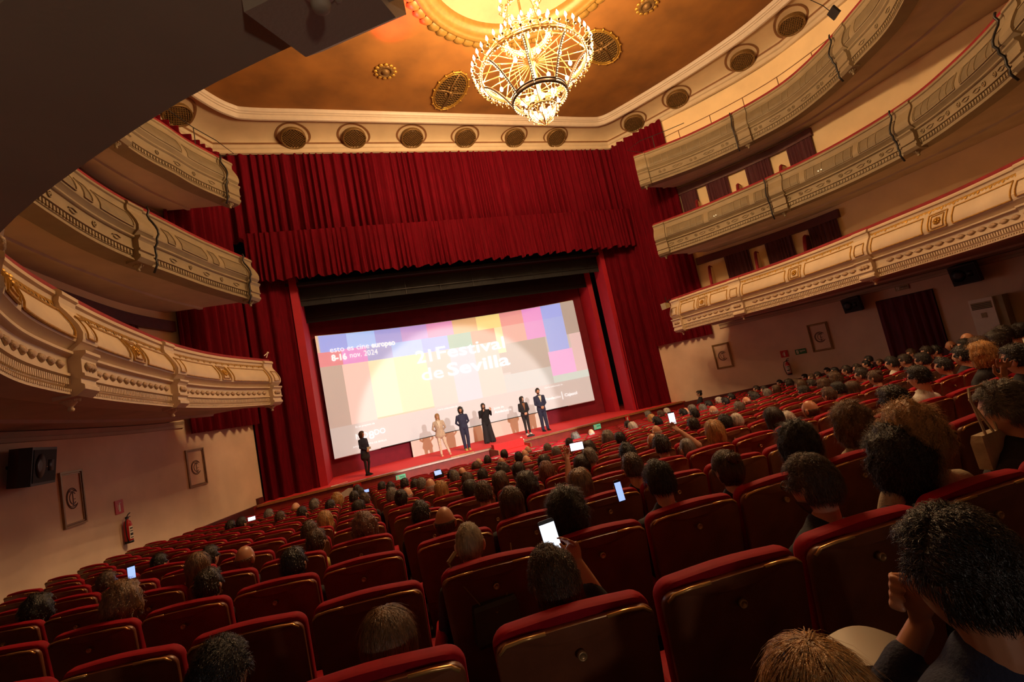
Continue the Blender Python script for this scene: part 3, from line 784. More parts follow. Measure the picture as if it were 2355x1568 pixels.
# maroon cloth behind the screen, black borders above
mb = MB(); mb.loft([[scr(SX+(i/30-.5)*13.2, z, -.25) for i in range(31)] for z in (1.0, 8.6)], False, False)
tag(mb.build('screen_backcloth', M['maroon']), 'plain maroon cloth behind and around the cinema screen', 'curtain')
mb = MB(); mb.box((5.55, 20.2, 8.5), (13.6, 2.4, .12)); 
mb.loft([[(x, 19.5, z) for x in (-1.2, 5.5, 12.6)] for z in (7.75, 8.6)], False, False); mb.loft([[(x, 20.6, z) for x in (-1.2, 5.5, 12.6)] for z in (7.3, 8.6)], False, False)
tag(mb.build('black_border', M['black']), 'black cloth border above the screen under the red valance', 'curtain')
mb = MB(); mb.tube([(-.9, 19.42, 7.98), (12.4, 19.42, 7.98)], .012, 4); mb.tube([(-.9, 20.52, 7.5), (12.4, 20.52, 7.5)], .012, 4)
for i in range(9): mb.tube([(.3+i*1.45, 19.43, 7.75), (.3+i*1.45, 19.43, 8.5)], .008, 4)
tag(mb.build('border_pipe', M['seatmetal']), 'thin metal pipes along the black border above the screen', 'pipe')

# ================================================================== STAGE
mb = MB(); mb.box((5.6, 21.55, .5), (18.6, 7.1, 1.0)); struct(mb.build('floor_stage', M['stagewood']))
mb = MB(); mb.loft([[(x, y, 1.004) for x in (-3.0, 5.5, 14.2)] for y in (18.06, 20, 23)], False, False); struct(mb.build('floor_stage_carpet', M['carpet']))
mb = MB(); mb.loft([[(x, 18.0, 1.03), (x, 17.93, 1.02), (x, 17.92, .96), (x, 17.98, .94), (x, 18.05, .94), (x, 18.05, 1.03)] for x in (-3.0, 0, 5, 10, 14.2)], True, True); mb.box((5.6, 17.97, .58), (17.2, .04, .05)); struct(mb.build('trim_8', M['woodedge']))
mb = MB(); mb.box((.87, 17.35, .22), (8.1, .14, .86)); struct(mb.build('wall_orchestra_left', M['stagewood'])); mb = MB(); mb.box((10.4, 17.35, .22), (8.15, .14, .86)); struct(mb.build('wall_orchestra_right', M['stagewood']))
mb = MB(); mb.box((.87, 17.34, .67), (8.1, .19, .04)); mb.box((10.4, 17.34, .67), (8.15, .19, .04)); struct(mb.build('trim_9', M['woodedge']))
st = thing('stage_steps', 'red carpeted steps at the centre front edge of the stage', 'steps', (5.62, 17.4, 0))
for k in range(3):
    mb = MB(); mb.box((0, -.45+.32*k, .32+.26*k/2), (1.2, .34, .64+.26*k)); mb.build('step', M['carpet'], st)
mb = MB(); mb.box((-.63, 0, .5), (.05, 1.2, 1.0)); mb.box((.63, 0, .5), (.05, 1.2, 1.0)); mb.build('side_panel', M['woodedge'], st)
mb = MB(); mb.box((0, 0, 0), (.16, .12, .06)); mb.lathe((0, 0, .03), [(.05, 0), (.05, .06), (.03, .08)], 10)
tag(mb.build('footlight', M['white'], smooth=False, loc=(6.35, 18.0, 1.05)), 'small pale footlight at the right of the stage steps', 'lamp')
mb = MB(); mb.box((0, 0, .03), (.28, .16, .06)); mb.box((0, .03, .07), (.2, .05, .05)); tag(mb.build('floor_microphone_box', M['blackplastic'], loc=(7.05, 18.75, 1.0)), 'small dark box on the red carpet in front of the two right-hand speakers', 'box')
mb = MB(); mb.tube([(-.75, 18.25, 1.02), (-.45, 18.32, 1.02), (-.2, 18.5, 1.02), (-.75, 18.1, 1.02)], .012, 5); tag(mb.build('floor_cable', M['white']), 'pale cable lying on the carpet at the left front corner of the stage', 'cable')
mb = MB(); mb.box((3.95, 18.08, 1.03), (.9, .05, .03)); tag(mb.build('light_strip', M['piping']), 'thin pale strip along the stage edge left of the steps', 'trim strip')

# ================================================================== SCREEN
sc_ = thing('cinema_screen', 'wide curved screen showing colour blocks and the festival title', 'screen', (SX, 22.1, 1.73))
def sb(mb, nm, m, smooth=False):
    mb.v = [(x-SX, y-22.1, z-1.73) for x, y, z in mb.v]; return mb.build(nm, m, sc_, smooth)
mb = MB(); mb.loft([[scr(-.57+12.22*i/40, z, 0) for i in range(41)] for z in (1.73, 6.84)], False, False); mb.loft([[scr(-.57+12.22*i/40, z, -.05) for i in range(41)] for z in (1.70, 6.87)], False, False)
sb(mb, 'screen_surface', M['screenwhite'])
CELLS = [(-.57, 11.65, 1.73, 6.84, 186, 178, 172),
 (-.57, -.45, 6.1, 6.84, 225, 175, 140), (-.45, .66, 6.12, 6.84, 120, 156, 238), (.66, 1.86, 6.17, 6.84, 150, 195, 255), (1.86, 3.03, 6.17, 6.84, 142, 152, 226), (3.03, 4.25, 6.17, 6.84, 182, 146, 214), (4.25, 5.5, 6.17, 6.84, 226, 134, 186), (5.5, 6.69, 6.17, 6.84, 220, 164, 108), (6.69, 7.88, 6.17, 6.84, 246, 214, 126), (7.88, 9.02, 6.17, 6.84, 226, 134, 138), (9.02, 9.98, 6.17, 6.84, 228, 132, 208), (9.98, 10.99, 6.17, 6.84, 120, 156, 238), (10.99, 11.65, 5.2, 6.84, 150, 140, 134),
 (-.57, .36, 5.51, 6.12, 222, 116, 134), (.36, 1.4, 5.51, 6.17, 226, 134, 208), (1.4, 2.5, 5.51, 6.17, 150, 162, 216), (2.5, 3.9, 5.51, 6.17, 150, 190, 246), (3.9, 5.15, 5.51, 6.17, 134, 168, 240), (5.15, 6.3, 5.51, 6.17, 120, 176, 156), (6.3, 7.5, 5.51, 6.17, 224, 142, 116), (7.5, 7.88, 4.9, 6.17, 246, 226, 166), (7.88, 9.02, 5.3, 6.17, 228, 170, 162), (9.02, 9.98, 5.3, 6.17, 226, 146, 212), (9.98, 10.99, 4.5, 6.17, 134, 168, 236),
 (-.57, .3, 2.95, 5.51, 176, 158, 148), (.3, 1.38, 2.95, 5.51, 240, 198, 186), (1.38, 2.5, 3.02, 5.51, 244, 230, 186), (2.5, 3.95, 3.02, 5.51, 240, 216, 166), (3.95, 5.1, 2.95, 5.51, 234, 190, 178), (5.1, 6.3, 2.95, 5.51, 185, 195, 206), (6.3, 7.5, 2.95, 5.51, 234, 190, 178), (7.5, 8.6, 3.9, 4.9, 168, 158, 150), (7.88, 9.9, 3.8, 5.3, 166, 158, 150), (7.5, 9.9, 2.95, 3.8, 180, 188, 184), (9.9, 11.1, 3.3, 4.5, 236, 170, 224), (11.1, 11.65, 3.3, 5.2, 216, 182, 182), (9.9, 11.65, 2.95, 3.3, 190, 212, 204), (1.38, 3.95, 2.95, 3.02, 240, 180, 140)]
cm = {}
for i, (a, b, c, d, r, g, bl) in enumerate(CELLS):
    if (r, g, bl) not in cm:
        c_ = srgb(r, g, bl); mm = emat('projected_colour', c_, .84); bb = mm.node_tree.nodes['Principled BSDF']; bb.inputs['Base Color'].default_value = (.42, .42, .44, 1); mm.cycles.emission_sampling = 'AUTO' if (b-a)*(d-c) > 3 else 'NONE'; cm[(r, g, bl)] = mm
    mb = MB(); n = max(2, int((b-a)/.3)); mb.loft([[scr(a+(b-a)*k/n, z, .006+.0004*i) for k in range(n+1)] for z in (c, d)], False, False)
    sb(mb, 'projected_block', cm[(r, g, bl)])
M['projwhite'] = emat('projected_white', (1, 1, 1), .85)
def stext(txt, x, z, width, size, bold=0.0, par='projected_text'):
    me = text_mesh(par, txt, size, bold); xs = [v.co.x for v in me.vertices]; w = max(xs)-min(xs); k = width/w; x0 = min(xs)
    for v in me.vertices:
        p = scr(x+(v.co.x-x0)*k, z+v.co.y, .035); v.co = (p[0]-SX, p[1]-22.1, p[2]-1.73)
    me.materials.append(M['projwhite']); o = link(par, me, sc_); return o
stext('esto es cine', -.08, 6.08, 1.62, .34, 0.0); stext('europeo', 1.64, 6.08, 1.05, .34, .010)
stext('8-16', -.07, 5.72, .62, .36, .014); stext('nov. 2024', .68, 5.76, 1.18, .34)
stext('21', 3.52, 5.08, .72, .80, .012); stext('Festival', 4.5, 5.12, 3.36, .82, .004); stext('de', 3.62, 4.25, 1.02, .80, .002); stext('Sevilla', 4.86, 4.27, 3.08, .82, .013)
stext('Es un proyecto de', .42, 2.78, .8, .11); stext('N', .38, 2.3, .2, .32); stext('O', .62, 2.3, .24, .32); stext('8', .90, 2.2, .22, .46); stext('DO', 1.15, 2.32, .46, .32); stext('AYUNTAMIENTO DE SEVILLA', .2, 1.98, 1.4, .10)
stext('Con la colaboración de', 4.05, 2.78, .95, .10); stext('Junta de', 6.7, 2.3, .5, .14); stext('Andalucía', 6.7, 2.1, .85, .16); stext('Con la colaboración de', 9.37, 2.78, .9, .10); stext('Fundación', 9.3, 2.2, .76, .17); stext('|', 10.13, 2.18, .03, .42); stext('Cajasol', 10.26, 2.2, .62, .20, .004)
mb = MB(); mb.loft([[scr(2.6+6.6*k/20, z, .05) for k in range(21)] for z in (1.005, 1.70)], False, False); mb.loft([[scr(2.6+6.6*k/20, z, 0) for k in range(21)] for z in (1.005, 1.70)], False, False)
tag(mb.build('white_stage_panel', M['screenwhite']), 'low white panel standing below the middle of the screen', 'panel')
mb = MB(); mb.loft([[scr(1.3+9.0*k/30, z, .055) for k in range(31)] for z in (1.705, 1.735)], False, False)
tag(mb.build('screen_batten', M['black']), 'thin black batten between the screen and the white panel', 'batten')

# ================================================================== BOX DOOR CURTAINS AND PARTITIONS (right side)
def cornice(pl, s, d0, d1, z, label):
    mb = MB(); sweep(mb, pl, [(.03*s, z), (.16*s, z), (.16*s, z+.3), (.03*s, z+.3)], d0, d1, .3, closed=True)
    tag(mb.build('curtain_pelmet', M['dado']), label, 'pelmet')
cornice(WR, -1, 2.65, 8.1, 6.72, 'dark red pelmet over the curtained doors behind the lowest right balcony')
cornice(WR, -1, 2.6, 7.95, 9.95, 'dark red pelmet over the curtained doors behind the middle right balcony')
cornice(WL, 1, 2.85, 9.5, 6.6, 'dark red pelmet behind the lowest left balcony')
cornice(WL, 1, 2.85, 9.5, 9.9, 'dark red pelmet behind the middle left balcony')
for a, b, z0, z1, l in [(3.75, 4.75, 4.3, 6.75, 'behind the lowest right balcony, nearest the stage'), (5.35, 6.35, 4.3, 6.75, 'behind the lowest right balcony, middle one'), (6.95, 8.0, 4.3, 6.75, 'behind the lowest right balcony, farthest from the stage'),
    (2.65, 3.35, 7.5, 10.0, 'behind the middle right balcony, first from the stage'), (3.75, 4.65, 7.5, 10.0, 'behind the middle right balcony, second from the stage'), (5.35, 6.3, 7.5, 10.0, 'behind the middle right balcony, third from the stage'), (6.95, 7.9, 7.5, 10.0, 'behind the middle right balcony, fourth from the stage')]:
    pleated('door_curtain', 'dark plum curtain '+l, 'curtain', sub(WR, a, b, -.12, 6), z0, z1, M['darkdrape'], .13, .035, group='dark plum curtains in the box doorways', seed=int(a*10))
for a, b, z0, z1, l in [(4.2, 5.3, 4.3, 6.6, 'behind the lowest left balcony, just over the rail')]:
    pleated('door_curtain', 'dark plum curtain '+l, 'curtain', sub(WL, a, b, .12, 6), z0, z1, M['darkdrape'], .13, .035, group='dark plum curtains in the box doorways', seed=3)
def partition(d, z, h, label, dep=1.35, m='upwall', s=-1, pl=None):
    pl = pl or WR
    t = thing('box_partition', label, 'partition', pl.pos(d, 0, z), 0, 'low curved partitions between the balcony boxes')
    n = 14; top = []
    for i in range(n+1):
        u = i/n; v_ = min(1, max(0, (u-.22)/.55)); w_ = v_*v_*(3-2*v_); top.append((u*dep, h*(1-w_*.75)))
    p, tt = pl.at(d); nx, ny = (-tt.y*s, tt.x*s)
    mb = MB(); th = .05; rings = []
    for q in (-th, th):
        pass
    A = []; 
    for u, hh in top: A.append([(nx*u+tt.x*-th, ny*u+tt.y*-th, 0), (nx*u+tt.x*th, ny*u+tt.y*th, 0), (nx*u+tt.x*th, ny*u+tt.y*th, hh), (nx*u-tt.x*th, ny*u-tt.y*th, hh)])
    mb.loft(A, True, True); mb.build('panel', M[m], t)
    mb = MB(); mb.tube([(nx*u, ny*u, hh+.02) for u, hh in top], .06, 6); mb.build('velvet_capping', M['railvelvet'], t, True)
for d, l in ((3.15, 'nearest the stage behind the lowest right balcony'), (5.0, 'second from the stage behind the lowest right balcony'), (6.85, 'third from the stage behind the lowest right balcony, dark sided')):
    partition(d, 4.3, 2.15, 'low curved box partition with dark velvet top, '+l, m='upwall' if d < 6 else 'dado')
for d, l in ((3.3, 'nearest the stage behind the middle right balcony'), (5.0, 'second from the stage behind the middle right balcony'), (6.7, 'third from the stage behind the middle right balcony')):
    partition(d, 7.4, 1.95, 'low curved box partition with dark top, '+l)

# ================================================================== WALL OBJECTS
def mount(pl, s, d, z, off=0.0):
    p, tt = pl.at(d); n = Vector((-tt.y*s, tt.x*s)); return (p.x+n.x*off, p.y+n.y*off, z), math.atan2(-n.y, -n.x)-PI/2
def mon(parent):
    """interlaced ring monogram made of arcs and a T"""
    mb = MB()
    arc = lambda r, a0, a1, cx=0, cz=0: [(cx+r*math.cos(math.radians(a0+(a1-a0)*i/20)), -.01, cz+r*1.12*math.sin(math.radians(a0+(a1-a0)*i/20))) for i in range(21)]
    mb.tube(arc(.175, 35, 325), .010, 5); mb.tube(arc(.150, 50, 310, .0), .008, 5); mb.tube(arc(.10, 45, 315, .02), .009, 5)
    mb.tube([(-.06, -.01, .13), (.1, -.01, .13)], .009, 5); mb.tube([(.02, -.01, .13), (.02, -.01, -.14)], .009, 5); mb.tube([(-.01, -.01, -.14), (.05, -.01, -.14)], .008, 5); mb.tube([(.02, -.01, -.02), (.09, -.01, -.02)], .007, 5)
    mb.build('monogram', M['mono'], parent)
def poster(pl, s, d, label):
    loc, rz = mount(pl, s, d, 2.66); t = thing('framed_monogram_panel', label, 'framed panel', loc, rz, 'framed monogram panels on the side walls')
    mb = MB(); w, h = .34, .53
    for k, (q, dp) in enumerate(((0, .045), (.05, .03))):
        a, b = w-q, h-q; tk = .035 if k == 0 else .018
        mb.box((0, -dp/2, b-tk/2), (2*a, dp, tk)); mb.box((0, -dp/2, -b+tk/2), (2*a, dp, tk)); mb.box((-a+tk/2, -dp/2, 0), (tk, dp, 2*b-2*tk)); mb.box((a-tk/2, -dp/2, 0), (tk, dp, 2*b-2*tk))
    mb.build('frame', M['frame'], t); mb = MB(); mb.box((0, -.004, 0), (.6, .006, .98)); mb.build('backing', M['wall'], t); mon(t)
poster(WL, 1, 7.02, 'tall framed ring monogram panel on the left wall beside the black speaker')
poster(WL, 1, 2.6, 'framed ring monogram panel on the left wall nearest the stage curtain')
poster(WR, -1, 2.74, 'framed ring monogram panel on the right wall nearest the stage curtain')
poster(WR, -1, 6.36, 'framed ring monogram panel on the right wall left of the doorway curtain')
def extinguisher(pl, s, d, z, label):
    loc, rz = mount(pl, s, d, z, .1); t = thing('fire_extinguisher', label, 'fire extinguisher', loc, rz)
    mb = MB(); mb.lathe((0, 0, 0), [(.07, -.28), (.08, -.27), (.08, .12), (.06, .19), (.025, .22), (.025, .25)], 16); mb.build('cylinder', M['red'], t, True)
    mb = MB(); mb.lathe((0, 0, -.285), [(.084, 0), (.084, .05)], 16); mb.build('foot_ring', M['blackplastic'], t, True)
    mb = MB(); mb.box((0, 0, .27), (.05, .05, .05)); mb.tube([(0, 0, .29), (.03, -.02, .34), (.10, -.02, .36)], .012, 5); mb.tube([(0, 0, .27), (.09, -.02, .28)], .01, 5); mb.build('valve_handle', M['blackplastic'], t)
    mb = MB(); mb.tube([(-.02, -.02, .26), (-.1, -.03, .24), (-.14, -.03, .1), (-.13, -.03, -.1), (-.09, -.03, -.26)], .012, 6); mb.build('hose', M['blackplastic'], t, True)
    mb = MB(); rows = []
    for zz in (-.2, .08): rows.append([(.0815*math.sin(a), -.0815*math.cos(a), zz) for a in [math.radians(-50+10*k) for k in range(11)]])
    mb.loft(rows, False, False)
    mb.build('label_plate', M['whitepaint'], t)
    mb = MB()
    for zz, hh in ((.03, .03), (-.03, .02), (-.1, .05), (-.17, .02)):
        mb.loft([[(.083*math.sin(a), -.083*math.cos(a), q) for a in [math.radians(-38+19*k) for k in range(5)]] for q in (zz-hh/2, zz+hh/2)], False, False)
    mb.build('label_print', M['blackplastic'], t)
extinguisher(WL, 1, 5.45, 1.66, 'red fire extinguisher on the left wall below a red pictogram sign')
extinguisher(WR, -1, 5.05, 1.72, 'red fire extinguisher with curved hose on the right wall')
def sign(loc, rz, w, h, col, label, kind, lit=False):
    t = thing('extinguisher_sign' if kind == 'ext' else 'exit_sign', label, 'sign', loc, rz)
    mb = MB(); mb.box((0, -.008, 0), (w, .016, h)); mb.build('plate', col, t)
    mb = MB()
    if kind == 'ext':
        mb.box((-.0, -.018, -.1*h), (.2*w, .004, .5*h)); mb.box((0, -.018, .22*h), (.1*w, .004, .14*h)); mb.box((.08*w, -.018, .28*h), (.25*w, .004, .05*h)); mb.box((-.2*w, -.018, .0), (.04*w, .004, .4*h))
    else:
        mb.box((-.3*w, -.018, 0), (.2*w, .004, .7*h)); mb.tube([(-.05*w, -.018, -.1*h), (.1*w, -.018, -.1*h)], .02*w, 4)
    mb.build('pictogram', M['whitepaint'], t)
    if kind != 'ext':
        mb = MB(); mb.ball((-.28*w, -.022, .2*h), (.035*w, .004, .07*h), 6); mb.tube([(-.29*w, -.022, .1*h), (-.33*w, -.022, -.1*h), (-.27*w, -.022, -.28*h)], .018*w, 4); mb.tube([(-.33*w, -.022, -.1*h), (-.38*w, -.022, -.26*h)], .015*w, 4); mb.build('running_figure', col, t)
        me = text_mesh('exit_text', 'SALIDA', .34*h, .002); me.materials.append(M['whitepaint'] if not lit else M['blackplastic']); xs = [v.co.x for v in me.vertices]
        for v in me.vertices: v.co = ((v.co.x-min(xs))/(max(xs)-min(xs))*.5*w-.08*w, -.02, v.co.y)
        link('exit_text', me, t)
loc, rz = mount(WL, 1, 5.52, 2.21, .005); sign(loc, rz, .30, .30, M['red'], 'red extinguisher pictogram sign on the left wall', 'ext')
loc, rz = mount(WR, -1, 5.02, 2.27, .005); sign(loc, rz, .27, .27, M['red'], 'red extinguisher pictogram sign on the right wall', 'ext')
loc, rz = mount(WR, -1, 5.6, 2.25, .005); sign(loc, rz, .38, .2, M['green'], 'green exit sign on the right wall beside the red pictogram', 'exit')
loc, rz = mount(WR, -1, 9.3, 3.75, .02); sign(loc, rz, .40, .16, M['beige'], 'dim unlit exit sign above the right doorway curtain', 'exit', True)
sign((.1, 17.92, .84), 0, .26, .22, M['red'], 'small red pictogram sign on the stage front at left', 'ext')
sign((1.58, 17.92, .78), 0, .34, .2, M['gsign'], 'glowing green exit sign on the stage front at left', 'exit', True)
sign((9.7, 17.92, .84), 0, .32, .2, M['gsign'], 'glowing green exit sign on the stage front right of the steps', 'exit', True)
sign((11.2, 17.92, .86), 0, .22, .24, M['red'], 'small red pictogram sign on the stage front at right', 'ext')
# door curtain on the right wall
mb = MB(); sweep(mb, WR, [(-.02, 1.0), (-.02, 3.5), (-.03, 3.5), (-.03, 1.0)], 8.42, 10.1, .2, closed=True); struct(mb.build('door_1', M['black']))
pleated('doorway_curtain', 'dark crimson curtain closing the doorway in the right wall', 'curtain', sub(WR, 8.42, 10.1, -.08, 8), .85, 3.48, M['doordrape'], .26, .045, seed=9)
# speakers
def speaker(pl, s, d, z, w, h, label, yaw=0, tilt=.18):
    loc, rz = mount(pl, s, d, z, .30); t = thing('wall_speaker', label, 'speaker', loc, rz+yaw); t.rotation_euler.x = tilt
    mb = MB(); a, b = w/2, h/2
    mb.loft([[(-a*.55, .2, zz), (-a, .0, zz), (-a*.98, -.16, zz), (a*.98, -.16, zz), (a, .0, zz), (a*.55, .2, zz)] for zz in (-b, -b*.96, b*.96, b)], True, True); mb.build('cabinet', M['blackplastic'], t)
    mb = MB(); mb.box((0, -.165, 0), (w*.9, .012, h*.86)); mb.build('front_grille', M['black'], t)
    mb = MB(); mb.lathe((-.2*w, -.17, 0), [(.3*h, 0), (.32*h, .01), (.1*h, .005)], 20, axis='y'); mb.box((.22*w, -.175, 0), (.22*w, .01, .3*h)); mb.build('driver', M['blackplastic'], t, True)
    mb = MB(); mb.box((.05*w, -.176, -.02), (.03, .006, .015)); mb.build('badge', M['white'], t)
    mb = MB(); mb.tube([(0, .2, 0), (0, .32, .02)], .03, 8); mb.build('wall_bracket', M['blackplastic'], t)
speaker(WR, -1, 7.85, 3.58, .58, .5, 'smaller black wall speaker left of the right doorway')
speaker(WR, -1, 11.15, 3.7, .66, .58, 'larger black wall speaker above the white air conditioner')
speaker(WL, 1, 8.55, 3.36, 1.05, .62, 'black wall speaker on the left wall at the frame edge', yaw=.2, tilt=.12)
# floor standing air conditioner
loc, rz = mount(WR, -1, 11.3, floor_z(17.7, 8.3), .22); t = thing('air_conditioner', 'tall white floor-standing air conditioner by the right wall', 'air conditioner', loc, rz)
zt = 2.9-loc[2]
mb = MB(); mb.box((0, 0, zt/2), (.55, .34, zt)); mb.build('body', M['white'], t)
mb = MB(); mb.box((0, -.175, zt-.20), (.46, .01, .2)); mb.build('outlet', M['beige'], t)
mb = MB(); [mb.box((0, -.185, zt-.15-.045*k), (.44, .012, .016)) for k in range(4)]; mb.build('louvre', M['blackplastic'], t)
mb = MB(); mb.box((0, -.178, zt-.48), (.12, .008, .14)); mb.build('control_panel', M['beige'], t)
mb = MB(); mb.box((.37, .05, zt/2), (.19, .3, zt)); mb.build('side_panel', M['beige'], t)
# amber emergency lamps
for d, z, l in ((7.28, 10.62, 'small amber lamp pair under the right top gallery'), (7.49, 7.38, 'small amber lamp pair under the right middle balcony')):
    loc, rz = mount(WR, -1, d, z, .03); t = thing('amber_emergency_lamp', l, 'lamp', loc, rz)
    mb = MB(); mb.box((0, 0, 0), (.3, .06, .1)); mb.build('housing', M['beige'], t); 
    for sx in (-.06, .06): mb = MB(); mb.ball((sx, -.04, 0), .028, 8); mb.build('lamp_lens', M['amber'], t, True)
# pairs of tiny pale lamps on balcony 2 front, clamp lamp on balcony 1 tip
t = thing('clamp_spotlight', 'grey clamp spotlight fixed to the tip of the lowest right balcony', 'spotlight', (12.32, 15.0, 5.1))
mb = MB(); mb.loft([[(-.05-.11*u*0, -.1+.22*u, -.02-.16*q) for q, u in ((0, 0), (.0, 1), (1, 1), (1, 0))], [(-.28, -.12+.26*0, .02), (-.28, .16, .02), (-.26, .16, -.22), (-.26, -.12, -.22)]], True, True); mb.build('lamp_head', M['beige'], t)
mb = MB(); mb.tube([(-.1, 0, 0), (0, 0, .1), (.12, .0, .12)], .02, 6); mb.tube([(-.08, 0, .02), (-.1, .02, .25)], .012, 6); mb.build('clamp', M['seatmetal'], t)
mb = MB(); mb.tube([(0, 0, 0), (.05, .02, .14), (-.04, -.1, .05)], .014, 5); mb.ball((.05, .02, .14), .03, 6); tag(mb.build('rail_clip', M['white'], loc=(-1.75, 15.0, 5.3)), 'small pale clip on the tip of the left lowest balcony rail', 'clip')
for d, l in ((12.6, 'nearest the stage'), (9.0, 'at the middle bracket')):
    p = B2R.pos(d, .22, 7.85); t = thing('tiny_lamp_pair', 'pair of tiny pale lamps on the right middle balcony front, '+l, 'lamp', p)
    for k in (-.05, .05): mb = MB(); mb.ball((0, k, 0), .018, 6); mb.build('lamp_lens', M['bead'], t)
# hanging white lamp top right
t = thing('hanging_flood_lamp', 'white square flood lamp hanging on a thin arm at top right', 'lamp', (16.0, 8.9, 12.45), math.radians(60)); t.rotation_euler.x = -.5
mb = MB(); mb.box((0, 0, 0), (.36, .07, .30)); mb.build('housing', M['blackplastic'], t); mb = MB(); mb.box((0, -.04, 0), (.30, .02, .24)); mb.build('diffuser', M['whitepaint'], t)
mb = MB(); mb.tube([(0, .04, .15), (0, .05, .4), (.15, .05, .9), (.3, .05, 1.4)], .012, 5); mb.build('arm', M['seatmetal'], t)
# thin safety rails on the gallery tips
def srail(name, label, plan, ds, zb):
    mb = MB(); P = [plan.pos(d, -.02, zb+.55) for d in ds]; mb.tube(P, .014, 5)
    for d in ds[1:-1:2]: mb.tube([plan.pos(d, -.02, zb), plan.pos(d, -.02, zb+.55)], .014, 5)
    e = plan.pos(ds[0], .0, zb); p0 = P[0]; p1 = plan.pos(ds[0], 0, zb)
    mb.tube([P[0], ((p0[0]+p1[0])/2+(.35 if p0[0] < 5 else -.35), p0[1]+.5, zb+.4), p1], .012, 5)
    tag(mb.build(name, M['seatmetal']), label, 'railing')
srail('safety_rail', 'thin metal safety rail along the left top gallery', B3L, [.4, 1.2, 2.4, 3.6, 5.0, 6.0], 11.65)
srail('safety_rail', 'thin metal safety rail on the tip of the right top gallery', B3R, [B3R.L-.4, B3R.L-.9, B3R.L-1.5, B3R.L-2.2], 11.65)

# ================================================================== CHANDELIER
ch = thing('chandelier', 'huge lit brass ring chandelier hanging below the medallion', 'chandelier', (CHX, CHY, 11.2))
def ring(mb, R, z, r, n=64, rz=None, mi=0):
    rings = []
    for k in range(n+1):
        a = 2*PI*k/n; c, s = math.cos(a), math.sin(a)
        rings.append([((R+r*math.cos(b))*c, (R+r*math.cos(b))*s, z+(rz or r)*math.sin(b)) for b in [2*PI*q/8 for q in range(8)]])
    mb.loft(rings, True, False, mi)
def ringset(R, z, nm, n, arm, up_h, sleeve=.014, bandh=.10, dark=False):
    mb = MB(); ring(mb, R, z, .03, rz=bandh/2); ring(mb, R, z+bandh*.7, .018); ring(mb, R, z-bandh*.7, .018); mb.build(nm, M['brass'], ch, True)
    mb = MB(); k = 0
    for i in range(int(R*2*PI/.09)):
        a = 2*PI*i/int(R*2*PI/.09); mb.ball(((R-.035)*math.cos(a), (R-.035)*math.sin(a), z), .014, 5)
        mb.ball(((R+.03)*math.cos(a), (R+.03)*math.sin(a), z-bandh*.9), .02, 5)
    mb.build('bead_chain', M['bead'], ch)
    me = am = None
    for i in range(n):
        a = 2*PI*i/n; o = None
        if me is None:
            m1 = MB(); m1.tube([(0, 0, -.02), (arm*.5, 0, -.10), (arm*.9, 0, -.06), (arm, 0, .0)], .012, 5); m1.lathe((arm, 0, 0), [(.01, -.01), (.05, .01), (.02, .03), (sleeve, .04), (sleeve, up_h)], 8); m1.lathe((arm*.5, 0, -.16), [(.001, -.05), (.018, 0), (.001, .03)], 6)
            me = m1.mesh('candle_arm', M['brass'], True); m2 = MB(); m2.lathe((0, 0, 0), [(.010, 0), (.034, .04), (.028, .09), (.002, .15)], 8); am = m2.mesh('candle_bulb', M['bulb'], True)
        c = (R*math.cos(a), R*math.sin(a), z); x = link('candle_arm', me, ch, c, (0, 0, a)); link('candle_bulb', am, x, (arm, 0, up_h))
ringset(1.41, 0, 'main_ring', 44, .20, .12); ringset(.55, .85, 'upper_ring', 18, .16, .10); ringset(.40, 1.75, 'crown_ring', 12, .14, .10, bandh=.07)
ringset(.37, -1.2, 'basket_ring', 10, .08, .05, bandh=.06)
mb = MB(); ring(mb, .72, -.88, .03, rz=.06); ring(mb, .72, -.80, .03); mb.build('lower_ring', M['darkiron'], ch, True)
mb = MB()
for i in range(48): a = 2*PI*i/48; mb.ball((.71*math.cos(a), .71*math.sin(a), -.93), .020, 6)
mb.build('bead_chain', M['bead'], ch)
mb = MB(); mb.tube([(1.38, 0, .02), (.1, 0, .14)], .014, 5); sp1 = mb.mesh('spoke', M['brass'], True)
mb = MB(); mb.tube([(.7, 0, -.82), (.08, 0, -.7)], .012, 5); sp2 = mb.mesh('lower_spoke', M['brass'], True)
for i in range(24): link('spoke', sp1, ch, (0, 0, 0), (0, 0, 2*PI*i/24))
for i in range(10): link('lower_spoke', sp2, ch, (0, 0, 0), (0, 0, 2*PI*i/10))
